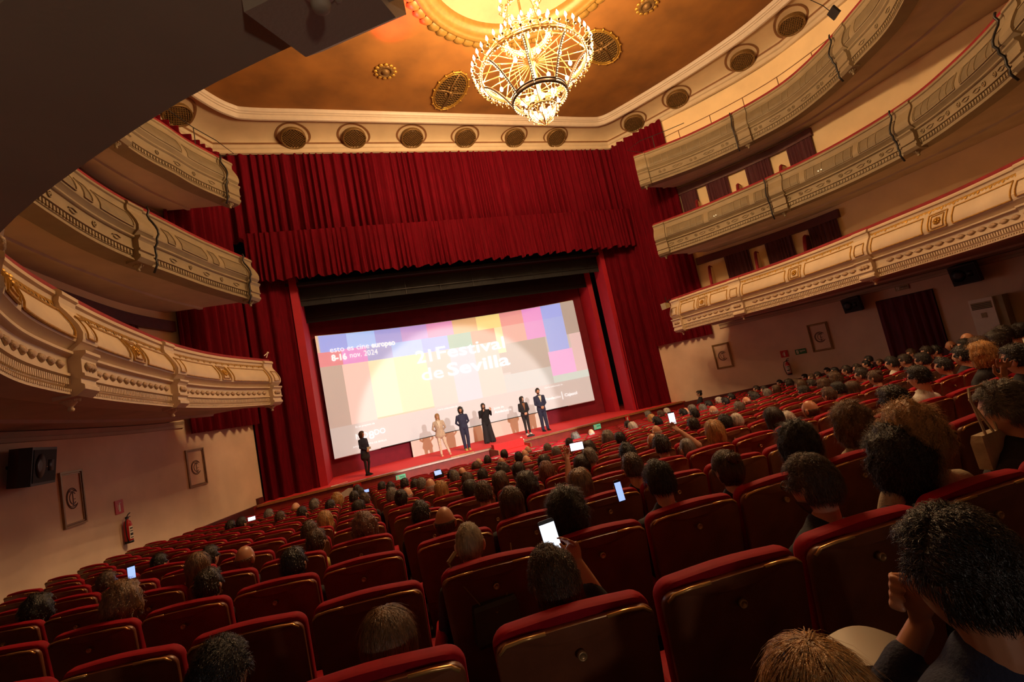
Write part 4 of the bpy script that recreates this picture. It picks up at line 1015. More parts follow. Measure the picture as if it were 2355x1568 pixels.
for i in range(8):
    a = 2*PI*i/8+.2; mb = MB(); pts = []
    for q in range(15):
        t_ = q/14; R = 1.40-(1.40-.72)*t_**.8; pts.append(Vector((R*math.cos(a), R*math.sin(a), -.06-.80*t_**1.25)))
    mb.tube(pts, .034, 5); sp = mb.build('hanging_strap', M['darkiron'], ch)
    mb = MB(); 
    for q in range(20):
        t_ = (q+.5)/20; R = 1.40-(1.40-.72)*t_**.8; mb.ball((R*math.cos(a)*1.01, R*math.sin(a)*1.01, -.10-.80*t_**1.25), .019, 6)
    mb.build('bead_chain', M['bead'], sp)
    mb = MB(); mb.tube([(1.40*math.cos(a), 1.40*math.sin(a), .05), (1.0*math.cos(a), 1.0*math.sin(a), .6), (.56*math.cos(a), .56*math.sin(a), .82)], .014, 5); mb.tube([(.55*math.cos(a), .55*math.sin(a), .9), (.5*math.cos(a), .5*math.sin(a), 1.4), (.41*math.cos(a), .41*math.sin(a), 1.72)], .012, 5); mb.build('upper_strap', M['brass'], ch)
    mb = MB(); mb.tube([(.71*math.cos(a), .71*math.sin(a), -.9), (.55*math.cos(a), .55*math.sin(a), -1.08), (.37*math.cos(a), .37*math.sin(a), -1.18)], .014, 5); mb.tube([(.37*math.cos(a), .37*math.sin(a), -1.22), (.28*math.cos(a), .28*math.sin(a), -1.45), (.04*math.cos(a), .04*math.sin(a), -1.62)], .012, 5); mb.build('basket_strap', M['brass'], ch)
mb = MB(); mb.lathe((0, 0, 0), [(.02, -1.6), (.03, -1.2), (.05, -.6), (.03, 0), (.1, .1), (.12, .2), (.04, .35), (.03, .9), (.08, 1.2), (.03, 1.5), (.03, 3.5), (.09, 3.6), (.12, 3.7)], 12); mb.build('central_stem', M['brass'], ch, True)
m2 = MB(); m2.ball((0, 0, 0), (.05, .05, .065), 10); bm_ = m2.mesh('globe_bulb', M['bulb'], True)
for k, (R, z, n) in enumerate(((.95, -.25, 10), (.5, -.55, 8), (.22, -1.3, 6), (.5, -.98, 6), (.25, 1.1, 6))):
    for i in range(n): a = 2*PI*i/n+k; link('globe_bulb', bm_, ch, (R*math.cos(a), R*math.sin(a), z))
mb = MB()
for k, (R, z, n) in enumerate(((.95, -.25, 10), (.5, -.55, 8))):
    for i in range(n): a = 2*PI*i/n+k; mb.tube([(R*math.cos(a), R*math.sin(a), z+.05), (R*1.0*math.cos(a), R*math.sin(a), .08)], .006, 4)
mb.build('bulb_cords', M['brass'], ch)

# ================================================================== SEATS
def R_K(k, x): return 1.6+.95*k-(math.sqrt(576-(x-5.5)**2)-math.sqrt(576-27.5625))
def rrect(hw, z0, z1, r, n=6, sag=0.0):
    """outline in x,z with rounded top corners, counter-clockwise from bottom left"""
    P = [(-hw*.94, z0), (hw*.94, z0)]
    for c, a0 in (((hw-r, z1-r), 0), ((-hw+r, z1-r), 90)):
        for i in range(n+1):
            a = math.radians(a0+90*i/n); P.append((c[0]+r*math.cos(a), c[1]+r*math.sin(a)))
    # top edge points for the gentle arch
    out = []
    for i, p in enumerate(P):
        out.append(p)
        if i == 2+n:
            q = P[i+1]
            for t in (.2, .4, .6, .8): out.append((p[0]+(q[0]-p[0])*t, p[1]+sag*math.sin(PI*t)))
    return out
def plate(mb, out, y0, y1, bev, mi=0, curve=.35, lean=.0):
    cx = sum(p[0] for p in out)/len(out); cz = sum(p[1] for p in out)/len(out)
    def ringf(y, s): return [(cx+(p[0]-cx)*(1-s/.26), y+curve*p[0]**2-lean*(p[1]-.4), cz+(p[1]-cz)*(1-s/.3)) for p in out]
    rings = [ringf(y0, .16), ringf(y0, bev), ringf(y0+bev*.6, bev*.3), ringf(y0+bev*1.4, 0), ringf(y1-bev*1.4, 0), ringf(y1-bev*.5, bev*.3), ringf(y1, bev), ringf(y1, .16)]
    mb.loft(rings, True, True, mi)
LEAN = .12
SHELL = MB(); plate(SHELL, rrect(.262, .36, .950, .045, sag=.012), -.012, .018, .006, lean=LEAN)
CUSH = MB(); plate(CUSH, rrect(.264, .42, .976, .06, sag=.016), .018, .082, .014, lean=LEAN)
STRIP = MB()
for sx in (-1, 1):
    pts = [(.248, .925), (.225, .946), (.17, .955), (.10, .958)]
    STRIP.tube([(sx*x, -.014+.35*x*x-LEAN*(z-.4), z) for x, z in pts], .0065, 5)
BADGE = MB(); BADGE.lathe((.0, -.055, .86), [(.001, .0), (.015, .0), (.015, .015), (.010, .017), (.010, .0155), (.001, .0165)], 16, axis='y')
SEAT = MB(); SEAT.loft([[(sx*hw, y, z) for sx, z in ((-1, z0), (1, z0), (1, z1), (-1, z1))] for y, hw, z0, z1 in ((.06, .20, .38, .44), (.08, .235, .36, .46), (.44, .24, .37, .48), (.50, .235, .38, .47), (.52, .20, .40, .45))], True, True)
ARM = MB(); ARM.loft([[(.285+a, y, z) for a, z in ((-.03, z0), (.03, z0), (.035, z0+.02), (.022, z1), (-.022, z1), (-.035, z0+.02))] for y, z0, z1 in ((.02, .56, .60), (.05, .555, .615), (.34, .56, .62), (.40, .565, .60))], True, True)
LEGM = MB(); LEGM.box((.285, .16, .28), (.035, .30, .56)); LEGM.box((.285, .18, .015), (.06, .42, .03))
C_ME = {k: b.mesh('seat_'+k, M[m], sm) for k, b, m, sm in (('shell', SHELL, 'seatback', True), ('cushion', CUSH, 'velvet', True), ('strip', STRIP, 'piping', True), ('badge', BADGE, 'badge', True), ('seat', SEAT, 'velvet', False), ('arm', ARM, 'velvet', True), ('stand', LEGM, 'seatmetal', False))}
for k in ('shell', 'cushion'):
    try: C_ME[k].set_sharp_from_angle(angle=math.radians(50))
    except Exception: pass
ONE = MB(); mats = [M['seatback'], M['velvet'], M['piping'], M['badge'], M['seatmetal']]
for b, i in ((SHELL, 0), (CUSH, 1), (STRIP, 2), (BADGE, 3), (SEAT, 1), (ARM, 1), (LEGM, 4)): ONE.add(b.v, b.f, i)
ONEM = ONE.mesh('theatre_seat', mats, True)
ORD = ['first', 'second', 'third', 'fourth', 'fifth', 'sixth', 'seventh', 'eighth', 'ninth', 'tenth', 'eleventh', 'twelfth', 'thirteenth', 'fourteenth', 'fifteenth', 'sixteenth', 'seventeenth', 'eighteenth', 'nineteenth', 'twentieth', 'twenty-first', 'twenty-second', 'twenty-third', 'twenty-fourth', 'twenty-fifth', 'twenty-sixth', 'twenty-seventh', 'twenty-eighth', 'twenty-ninth', 'thirtieth', 'thirty-first', 'thirty-second', 'thirty-third', 'thirty-fourth']
NROW = 14
seats = []
for k in range(NROW):
    for side, j0 in ((1, 0), (-1, 0)):
        for j in range(34):
            x = .585+.548*j if side > 0 else -.02-.548*j
            for _ in range(3):
                y = R_K(k, x)
            sl = (x-5.5)/math.sqrt(576-(x-5.5)**2)
            if side < 0:
                i = min(range(WL.n), key=lambda q: abs(WL.p[q].y-y)); lim = WL.p[i].x+.42
                if x < lim: continue
            else:
                i = min(range(WR.n), key=lambda q: abs(WR.p[q].y-y)); lim = WR.p[i].x-1.0
                if x > lim: continue
            z = floor_z(x, y)
            q = project((x, y, z+.9))
            if not q or not (-170 < q[0] < 2560 and q[1] < 1830): continue
            seats.append((q[2], k, side, j, x, y, z, math.atan(sl)))
# a seat in the row is seen unless out of frame; biggest first
seats.sort()
IND = seats[:298]; REST = seats[298:]
def seat_label(k, side, j):
    who = 'leftmost-block' if side < 0 else 'main-block'
    if k < 7: r_ = ORD[k]+' row from the camera'
    else: r_ = ORD[NROW-1-k]+' row from the stage'
    return 'red velvet seat, '+r_+', '+ORD[j]+' from lengthwise gap toward '+('fire extinguisher wall' if side < 0 else 'doorway wall')
for dep, k, side, j, x, y, z, a in IND:
    if k <= 4 and dep < 8.5:
        t = thing('theatre_seat', seat_label(k, side, j), 'theatre seat', (x, y, z), a, 'red velvet theatre seats in curved rows')
        link('back_shell', C_ME['shell'], t); link('back_cushion', C_ME['cushion'], t); link('edge_trim', C_ME['strip'], t); link('number_badge', C_ME['badge'], t)
        link('seat_cushion', C_ME['seat'], t); link('armrest', C_ME['arm'], t); link('stand', C_ME['stand'], t)
    else:
        o = link('theatre_seat', ONEM, None, (x, y, z), (0, 0, a)); tag(o, seat_label(k, side, j), 'theatre seat', 'red velvet theatre seats in curved rows')
if REST:
    big = MB()
    for dep, k, side, j, x, y, z, a in REST:
        R = Matrix.Translation((x, y, z)) @ Matrix.Rotation(a, 4, 'Z')
        for b, i in ((SHELL, 0), (CUSH, 1), (BADGE, 3), (SEAT, 1), (ARM, 1), (LEGM, 4)): big.add([tuple(R @ Vector(v)) for v in b.v], b.f, i)
    tag(big.build('distant_theatre_seats', mats, None, True), 'remaining rows of red theatre seats farthest from the camera', 'theatre seats', None, 'stuff')

# ================================================================== PEOPLE
SK = {'fair': mat('skin_fair', (.62, .33, .21), .5, var=.06, scale=12), 'tan': mat('skin_tan', (.48, .22, .12), .42, var=.08, scale=12)}
def hairmat(n, c):
    m = mat('hair_'+n, c, .42, var=.45, scale=28, bump=.5, bscale=70, stretch=(1.6, 1.6, .35)); return m
HM = {n: hairmat(n, c) for n, c in {'black': (.008, .006, .006), 'dark': (.022, .013, .008), 'brown': (.075, .036, .017), 'lightbrown': (.17, .085, .035), 'red': (.15, .05, .022), 'blond': (.42, .22, .07), 'greyblond': (.30, .22, .12), 'grey': (.16, .14, .12), 'white': (.5, .44, .38), 'skinline': (.2, .1, .06)}.items()}
CM = {n: mat('cloth_'+n, c, .85, var=.15, scale=20, bump=.2, bscale=120) for n, c in {'black': (.016, .015, .018), 'navy': (.016, .02, .05), 'white': (.6, .57, .5), 'cream': (.45, .36, .24), 'grey': (.13, .13, .13), 'yellow': (.5, .42, .1), 'blue': (.12, .18, .3), 'brown': (.22, .09, .04), 'velvetblack': (.006, .005, .007), 'navysuit': (.022, .025, .06), 'satin': (.50, .38, .27), 'ivory': (.66, .55, .42)}.items()}
def headpt(d, s=1.0, grow=0.0):
    x, y, z = d
    rx = .074+grow; ry = (.093 if y > 0 else .102)+grow; rz = .118+grow
    X, Y, Z = x*rx, y*ry, z*rz
    if z < 0:
        X *= 1-.26*(-z)**1.3; Y *= (1-.10*(-z)) if y > 0 else (1-.34*(-z)**1.2)
    if grow < .004:
        g = lambda cx, cz, sx, sz, f: f*math.exp(-((x-cx)/sx)**2-((z-cz)/sz)**2) if y > 0 else 0
        Y += g(0, -.12, .13, .16, .018)+g(0, -.02, .10, .14, .006)+g(0, .16, .55, .07, .004)+g(0, -.82, .22, .12, .007)+g(0, -.46, .22, .05, .006)-g(0, -.36, .2, .04, .003)
        Y -= g(.38, .02, .17, .10, .010)+g(-.38, .02, .17, .10, .010)
    return Vector((X, Y, Z))*s
def add_head(mb, c, yaw=0, s=1.0, n=32, ears=True, pitch=0):
    R = Matrix.Rotation(yaw, 3, 'Z') @ Matrix.Rotation(pitch, 3, 'X'); rings = []
    m = n*3//4
    for i in range(1, m):
        t = PI*i/m; rings.append([tuple(Vector(c)+R @ headpt((math.sin(t)*math.cos(2*PI*k/n), math.sin(t)*math.sin(2*PI*k/n), -math.cos(t)), s)) for k in range(n)])
    mb.loft(rings, True, True)
    if ears:
        for sx in (-1, 1):
            b = MB(); b.ball((sx*.076, -.008, -.012), (.010, .020, .033), 10); b.ball((sx*.084, -.016, .0), (.008, .014, .028), 8); mb.add([tuple(Vector(c)+R @ (Vector(v)*s)) for v in b.v], b.f)
def hair_mesh(style, seed, n=34, strands=420, wd=.0028, far=False):
    r = random.Random(seed); mb = MB(); m = 26
    th = {'s': .013, 'z': .005, 'b': .024, 'l': .018, 'c': .040, 'u': .012, 'x': .004}[style]
    def inside(x, y, z):
        """0 where hair grows, 1 where the face or neck is bare"""
        hl = .50 if style != 'x' else 2
        if style == 'x':
            return 0 if (z < .18 and z > -.62 and y < .25) else 1
        if y > .15 and z < hl and abs(x) < .80 and not (style in 'lbc' and abs(x) > .66 and y < .55): return 1
        lo = {'s': -.36, 'z': -.5, 'b': -1.1, 'l': -1.1, 'c': -1.0, 'u': -.55}[style]
        if z < lo: return 1
        if style in 'szu' and z < .02 and y > -.12: return 1
        return 0
    def hp(x, y, z, extra=0):
        b = inside(x, y, z)
        nz = noise.noise(Vector((x*2.4+seed*3.1, y*2.4, z*2.4)))
        fz = noise.noise(Vector((x*9+seed, y*9, z*9)))
        t = th*(1+.45*nz)+(.014*fz if style == 'c' else .004*fz)
        if b: t = -.012
        p = headpt((x, y, z), 1.0, max(.0041, t+extra) if not b else 0)
        if b: p *= .93
        elif style in 'lb' and z < -.05:
            k = (-.05-z); L = .34 if style == 'l' else .10
            p.z -= k*L; p.x *= 1+.30*k; p.y = p.y*(1+.05*k)-(.035*k)
        elif style == 'c' and z < 0: p.z -= .05*(-z); p.x *= 1+.18*(-z)
        elif style in 's' and z > .35: p.z += .006*(1+nz)
        return p
    rings = []
    for i in range(1, m):
        t = PI*i/m; rings.append([tuple(hp(math.sin(t)*math.cos(2*PI*k/n), math.sin(t)*math.sin(2*PI*k/n), -math.cos(t))) for k in range(n)])
    mb.loft(rings, True, True)
    if style == 'u':
        mb.ball((0, -.085, .085), (.045, .045, .04), 10)
        for q in range(60):
            a = r.random()*2*PI; b_ = r.random()*PI; p = Vector((math.cos(a)*math.sin(b_), math.sin(a)*math.sin(b_), math.cos(b_)))*.044+Vector((0, -.085, .085)); mb.tube([p, p+Vector((r.uniform(-.02, .02), r.uniform(-.02, .02), r.uniform(-.02, .02)))], [.003, .001], 3)
    if style == 'x': strands = int(strands*.5)
    cnt = 0; tries = 0
    while cnt < strands and tries < strands*6:
        tries += 1
        z = r.uniform(-1, 1); a = r.random()*2*PI; q = math.sqrt(1-z*z); x, y = q*math.cos(a), q*math.sin(a)
        if inside(x, y, z): continue
        cnt += 1
        p = hp(x, y, z, .001); nrm = Vector((x, y, z*.9)).normalized()
        down = Vector((0, -.35, -1)) if z < .75 else Vector((x*1.2, y*1.2 if y < .2 else .6, -.1)); 
        if style in 's' and z > .2: down = Vector((r.uniform(-.7, .7), r.uniform(-.2, 1) if y > 0 else -1, -.3))
        down = (down-nrm*down.dot(nrm)); 
        if down.length < .1: down = nrm.orthogonal()
        down.normalize(); side = nrm.cross(down)
        L = {'s': .028, 'z': .006, 'b': .06, 'l': .09, 'c': .035, 'u': .04, 'x': .012}[style]*r.uniform(.6, 1.3); lift = {'s': .012, 'z': .004, 'b': .006, 'l': .006, 'c': .022, 'u': .004, 'x': .003}[style]*r.uniform(.2, 1.2)
        w_ = wd*r.uniform(.6, 1.4); P = []
        if style == 'c':
            rr_ = r.uniform(.006, .012); ph = r.random()*6
            for s_ in range(7): t = s_/6; P.append(p+nrm*(lift*t+rr_*math.sin(ph+t*7)*.6)+down*L*t+side*rr_*math.cos(ph+t*7))
        else:
            sw = r.uniform(-.3, .3)
            for s_ in range(4): t = s_/3; P.append(p+nrm*(lift*math.sin(t*PI*.8)-(L*t)**2/.23)+down*L*t+side*sw*L*t*t)
        rows = []
        for s_, c in enumerate(P):
            ww = w_*(1-.8*s_/(len(P)-1)); rows.append([tuple(c-side*ww), tuple(c+nrm*ww*.5), tuple(c+side*ww)])
        mb.loft(rows, False, False)
    return mb
HAIR = {}
def hair_proto(style, var):
    if (style, var) not in HAIR: HAIR[(style, var)] = hair_mesh(style, var*7+3).mesh('hair_'+style, HM['dark'], True)
    return HAIR[(style, var)]
HAND = lambda mb, w, d, up_, s=1.0: hand(mb, Vector(w), Vector(d).normalized(), Vector(up_).normalized(), s)
def hand(mb, w, d, nrm, s=1.0, curl=.35, spread=.02, side=1, fr=.0085):
    """hand from wrist w pointing along d, palm facing nrm; five separate fingers"""
    sd = d.cross(nrm).normalized()*side
    mb.capsule([w, w+d*.04*s, w+d*.085*s], [(.024*s, .018*s), (.036*s, .014*s), (.038*s, .012*s)], 10)
    for i, (L, o) in enumerate(((.070, -.030), (.080, -.010), (.075, .011), (.058, .030))):
        b = w+d*.085*s+sd*o*s; dr = (d+sd*(i-1.5)*spread*6).normalized(); P = [b]; dd = dr
        for q in (.42, .33, .25): dd = (dd*math.cos(curl)+nrm*math.sin(curl)).normalized(); P.append(P[-1]+dd*L*q*s)
        mb.capsule(P, [fr*s, fr*.95*s, fr*.88*s, fr*.75*s], 8)
    b = w+d*.02*s-sd*.028*s; t1 = (d*.7-sd*.6+nrm*.3).normalized(); t2 = (d*.9-sd*.1+nrm*.35).normalized()
    mb.capsule([b, b+t1*.035*s, b+t1*.035*s+t2*.03*s, b+t1*.035*s+t2*.055*s], [.013*s, .0115*s, .010*s, .0085*s], 8)
def seated_skin(arm=None, head_n=32, full=True, yaw=0, pitch=0):
    mb = MB(); add_head(mb, (0, 0, 0), yaw=yaw, pitch=pitch, n=head_n)
    mb.capsule([(0, -.022, -.06), (0, -.03, -.12), (0, -.01, -.20)], [(.054, .056), (.052, .054), (.075, .065)], 14)
    mb.capsule([(0, .01, -.24), (0, .05, -.40), (0, .07, -.62), (0, .07, -.70)], [(.15, .07), (.155, .095), (.15, .10), (.15, .11)], 16)
    for s in (-1, 1):
        e, w_ = ((s*.235, .08, -.50), (s*.10, .30, -.58)) if not arm or s not in arm else arm[s]
        mb.capsule([(s*.165, .0, -.235), Vector((s*.165, .0, -.235)).lerp(Vector(e), .5), e, Vector(e).lerp(Vector(w_), .5), w_], [.045, .042, .036, .033, .024], 12)
        if not arm or s not in arm: hand(mb, Vector(w_), Vector((-s*.5, .8, -.1)).normalized(), Vector((0, 0, -1)), .95)
        if full: mb.capsule([(s*.09, .09, -.70), (s*.11, .5, -.66), (s*.11, .54, -1.02)], [.07, .05, .04], 10)
    return mb
def seated_top(arm=None):
    mb = MB()
    mb.capsule([(0, -.012, -.165), (0, .0, -.21)], [(.085, .075), (.13, .085)], 14)
    mb.capsule([(0, .005, -.225), (0, .035, -.30), (0, .05, -.42), (0, .07, -.66), (0, .07, -.72)], [(.175, .085), (.185, .108), (.18, .115), (.175, .12), (.175, .13)], 18)
    for s in (-1, 1):
        e, w_ = ((s*.235, .08, -.50), (s*.10, .30, -.58)) if not arm or s not in arm else arm[s]
        w2 = Vector(e).lerp(Vector(w_), .9 if not arm or s not in arm else .8)
        mb.capsule([(s*.165, .0, -.24), Vector((s*.165, .0, -.24)).lerp(Vector(e), .5), e, Vector(e).lerp(w2, .5), w2], [.062, .057, .05, .045, .036], 12)
    return mb
def seated_legs():
    mb = MB()
    mb.capsule([(0, .06, -.66), (0, .08, -.72)], [(.17, .12), (.17, .12)], 14)
    for s in (-1, 1): mb.capsule([(s*.09, .08, -.71), (s*.115, .50, -.665), (s*.115, .55, -.84), (s*.115, .55, -1.0)], [.088, .07, .058, .05], 12)
    for s in (-1, 1): mb.capsule([(s*.115, .54, -1.02), (s*.12, .66, -1.03)], [(.045, .045), (.042, .03)], 10)
    return mb
SKIN_A = remeshed(seated_skin(), 'seated_body', SK['fair'], .0085, 2)
TOP_A = remeshed(seated_top(), 'seated_top', CM['black'], .014, 5); LEGS_A = remeshed(seated_legs(), 'seated_trousers', CM['black'], .016, 3)
def omat(o, m):
    if not o.data.materials: o.data.materials.append(m)
    o.material_slots[0].link = 'OBJECT'; o.material_slots[0].material = m
GL = MB()
for sx in (-1, 1):
    GL.tube([(sx*.034+.024*math.cos(2*PI*i/12), .103, .004+.019*math.sin(2*PI*i/12)) for i in range(13)], .0022, 4); GL.tube([(sx*.058, .10, .008), (sx*.078, .06, .008), (sx*.082, -.01, .0)], .0022, 4)
GL.tube([(-.01, .106, .006), (.01, .106, .006)], .002, 4); GLM = GL.mesh('glasses', M['seatmetal'])
BEARD = MB()
def beard_mesh():
    mb = MB(); n = 20; rings = []
    for i in range(12):
        row = []
        for k in range(n):
            cc = math.exp(-((k-(n-1)/2)/3.2)**2); z = -(.40+.26*cc)-(.54-.26*cc)*i/11; q = math.sqrt(1-z*z)
            a = math.radians(-8+196*k/(n-1)); row.append(tuple(headpt((q*math.cos(a), q*math.sin(a), z), 1.0, 0)*1.0+Vector((math.cos(a), math.sin(a), -.4))*.007))
        rings.append(row)
    mb.loft(rings, False, False); return mb.mesh('beard', HM['dark'], True)
BRD = beard_mesh()
STYLE_W = {'s': 'short', 'z': 'very short', 'b': 'chin-length', 'l': 'long', 'c': 'curly', 'u': 'pinned-up', 'x': 'thinning'}
HEADS = """0.53 2.66 2.27 1 z greyblond fair black
0.57 3.60 2.20 2 x brown tan black
0.52 4.56 2.10 3 s dark fair black
0.03 4.67 2.10 3 c red fair black
-0.40 6.68 1.91 5 b blond fair cream
-0.38 4.77 2.07 3 s brown fair yellow
-0.51 5.75 1.99 4 s brown fair black
0.01 7.53 1.82 6 l dark fair black
-0.45 9.54 1.65 8 s dark fair grey
-0.35 10.46 1.61 9 c blond fair white
-0.78 10.57 1.60 9 s grey fair black
0.05 12.27 1.46 11 s dark fair black
0.09 10.36 1.62 9 s dark fair black
-0.03 9.43 1.71 8 s dark fair white
0.13 8.45 1.77 7 s brown fair black
0.53 6.46 1.97 5 u dark fair black
0.49 7.42 1.88 6 s grey fair black
0.70 7.37 1.85 6 x white fair black
0.67 10.23 1.60 9 s dark fair black
0.56 11.20 1.53 10 s dark fair navy
0.95 10.17 1.62 9 s dark fair navy
1.04 7.31 1.90 6 x white fair black
1.03 6.36 1.96 5 l blond fair black
1.04 8.26 1.80 7 s grey fair black
1.04 9.21 1.68 8 s dark fair black
1.19 5.38 2.04 4 l dark fair black
1.10 4.45 2.15 3 s brown fair black
1.06 3.50 2.22 2 l brown fair black
1.53 5.32 2.05 4 b brown fair black
1.51 4.37 2.13 3 c dark fair black
1.81 7.17 1.86 6 s dark fair black
1.58 7.21 1.85 6 b brown fair black
1.72 9.09 1.70 8 l dark fair black
1.60 3.41 2.23 2 b lightbrown fair black
1.08 2.55 2.30 1 c dark fair black
2.50 5.18 2.02 4 b dark fair black
2.07 5.23 2.04 4 b red fair black
2.06 6.19 1.97 5 l dark fair black
2.12 7.13 1.86 6 c dark fair black
2.42 6.14 1.99 5 l dark fair black
2.83 7.99 1.78 7 x grey fair black
3.02 8.92 1.74 8 s dark fair black
2.67 8.96 1.72 8 x brown tan black
3.60 11.71 1.51 11 l dark fair black
2.91 10.83 1.57 10 s dark fair black
3.47 9.82 1.64 9 x white fair black
3.89 10.74 1.58 10 x white fair black
4.00 9.79 1.64 9 s grey fair black
3.39 7.93 1.80 7 s grey fair black
4.52 9.76 1.64 9 s dark fair black
3.54 6.97 1.88 6 c dark fair black
2.61 5.16 2.08 4 s grey fair black
5.60 11.64 1.49 11 c grey fair black
6.09 11.65 1.49 11 x white fair black
4.42 7.86 1.84 7 c grey fair white
4.11 6.93 1.91 6 s black fair black
2.55 4.22 2.18 3 s black fair black
2.04 3.34 2.25 2 s brown fair black
1.65 2.45 2.34 1 s dark fair black
3.46 5.08 2.07 4 x grey tan black
2.93 4.18 2.18 3 s dark fair black
3.21 4.15 2.09 3 z grey fair black
10.21 14.95 1.20 14 c grey fair black
7.44 10.77 1.58 10 b blond fair white
6.18 9.75 1.64 9 b white fair black
6.67 10.72 1.57 10 s black fair black
8.51 11.83 1.50 11 s brown fair black
6.19 8.80 1.76 8 s black fair black
9.55 12.93 1.39 12 s white fair blue
6.22 8.80 1.73 8 s black fair black
7.81 9.85 1.66 9 x white fair black
6.43 7.86 1.85 7 s black fair black
4.80 5.95 1.99 5 s dark tan black
3.57 4.12 2.19 3 b blond fair black
4.72 5.00 2.06 4 z white fair black
4.54 5.01 2.07 4 s black fair black
4.35 4.07 2.17 3 l dark fair white
4.50 4.06 2.09 3 b white fair black
4.88 4.05 2.15 3 x brown tan black
4.81 6.90 1.88 6 x white fair black
2.09 2.38 2.31 1 u brown fair black
2.61 2.31 2.35 1 c black fair black
3.05 2.26 2.38 1 c lightbrown fair cream
1.70 1.49 2.42 0 s brown fair black
2.14 1.43 2.42 0 c dark fair black
2.24 1.41 2.50 0 c blond fair cream
3.45 2.23 2.44 1 s dark fair cream
5.22 3.09 2.37 2 s black fair white
7.59 5.08 2.12 4 u brown fair grey
8.91 6.18 2.03 5 s dark fair black
6.69 5.02 2.10 4 s black fair white
7.00 5.04 2.06 4 l brown fair black
7.51 4.12 2.20 3 s black fair black
9.10 5.26 2.15 4 s black fair black
8.08 4.18 2.25 3 s black fair black
14.71 7.78 1.91 5 x brown tan black
11.09 5.65 2.15 4 s black fair white
6.32 3.10 2.42 2 c blond fair black
4.80 2.15 2.50 1 s black fair black
10.75 6.52 2.03 5 s dark fair black
10.13 6.39 2.06 5 s black fair white
15.13 9.86 1.66 7 z brown tan black
13.99 9.39 1.87 7 s black fair black
13.65 9.26 1.78 7 s black fair black
12.88 9.00 1.78 7 s dark fair black
12.17 8.78 1.81 7 s dark fair black
13.69 10.23 1.69 8 s black fair black
15.76 12.04 1.51 9 s dark fair black
14.63 11.54 1.51 9 s dark fair black
14.06 11.32 1.53 9 s brown fair grey
9.17 7.17 1.86 6 c brown fair black
10.28 8.32 1.76 7 s dark fair black
9.64 7.25 1.92 6 c brown fair black
14.75 8.74 1.83 6 s brown fair black
12.11 6.87 2.03 5 s dark fair black
12.80 7.08 1.97 5 s black fair black
11.35 5.71 2.24 4 x red tan black
8.64 4.24 2.32 3 s brown fair blue
12.92 6.16 2.04 4 s dark fair black
9.34 4.35 2.30 3 c dark fair grey
9.68 4.41 2.36 3 s dark fair black
10.05 4.47 2.31 3 s dark fair black
10.56 4.58 2.32 3 s black fair white
2.79 1.34 2.50 0 s grey fair black
13.44 12.99 1.39 11 s dark fair black
12.42 11.71 1.47 10 s dark fair black
17.20 15.63 1.15 12 s black fair white
15.49 13.82 1.29 11 s black fair black
12.38 10.74 1.60 9 c dark fair black
9.80 9.18 1.70 8 b grey fair black
10.21 9.26 1.73 8 b brown fair black
12.84 10.89 1.55 9 s brown fair black
15.87 13.04 1.37 10 s black fair black
9.85 8.24 1.82 7 l brown fair black
8.48 7.07 1.85 6 s dark fair black
10.04 11.12 1.55 10 s white fair black
7.89 7.96 1.82 7 x red tan black
10.62 11.24 1.55 10 s black fair black
9.25 10.03 1.64 9 s black fair black
10.38 10.24 1.60 9 s dark fair black
9.58 11.04 1.54 10 s black fair black
8.39 9.91 1.62 9 s grey fair black
8.90 10.93 1.55 10 b grey fair black
7.72 9.84 1.65 9 s black fair black
6.92 7.88 1.82 7 x white fair black
6.66 6.92 1.90 6 s grey fair black
9.30 9.09 1.69 8 c dark fair black
6.46 5.01 2.06 4 s brown fair black
-2.33 7.25 1.83 5 s black fair black
-1.35 5.04 2.09 3 l lightbrown fair black
-1.50 6.03 1.96 4 s dark fair black
-0.97 4.93 2.07 3 x red tan black
-0.47 3.84 2.15 2 s black fair black
-1.02 3.99 2.14 2 s dark fair black
-2.34 11.05 1.53 9 s dark tan black
-2.14 10.99 1.55 9 s dark fair black
-1.78 11.82 1.47 10 s grey fair black
-1.30 9.77 1.64 8 s brown fair black
-1.23 11.65 1.50 10 x blond fair white
-0.86 11.55 1.49 10 s dark fair black
-0.93 9.67 1.64 8 s dark fair black
-2.64 5.46 2.01 3 c black fair black
-2.51 6.37 1.92 4 s brown tan black
-1.56 4.15 2.16 2 c lightbrown fair black
0.61 1.69 2.33 0 s brown tan black
0.03 1.82 2.27 0 l lightbrown fair black
-0.50 1.95 2.30 0 s black fair navy
0.68 0.73 2.40 -1 l blond fair black
1.06 0.65 2.51 -1 s dark tan navy
2.70 10.85 1.57 10 x white fair black
2.41 9.94 1.62 9 b brown fair black
1.91 9.06 1.71 8 x brown fair black
1.58 8.16 1.80 7 s grey fair black
1.63 10.05 1.63 9 b dark fair white"""
import re as _re
used = {}
def person(x, y, z, face_yaw, style, hair, skin, shirt, label, sc=.95, skin_me=None, top_me=None, hair_me=None, glasses=False, beard=False, trousers=True, group=None):
    o = link('person', skin_me or SKIN_A, None, (x, y, z), (0, 0, face_yaw)); o.scale = (sc, sc, sc); omat(o, SK[skin]); tag(o, label, 'person', group)
    h = link('hair', hair_me or hair_proto(style, rnd.randint(0, 1)), o); omat(h, HM[hair])
    t = link('top', top_me or TOP_A, o); omat(t, CM[shirt])
    if trousers: l = link('trousers', LEGS_A, o); omat(l, CM['black' if shirt != 'navy' else 'navy'])
    if glasses: link('glasses', GLM, o)
    if beard: b = link('beard', BRD, o); omat(b, HM[hair])
    return o
SPECIAL = {}
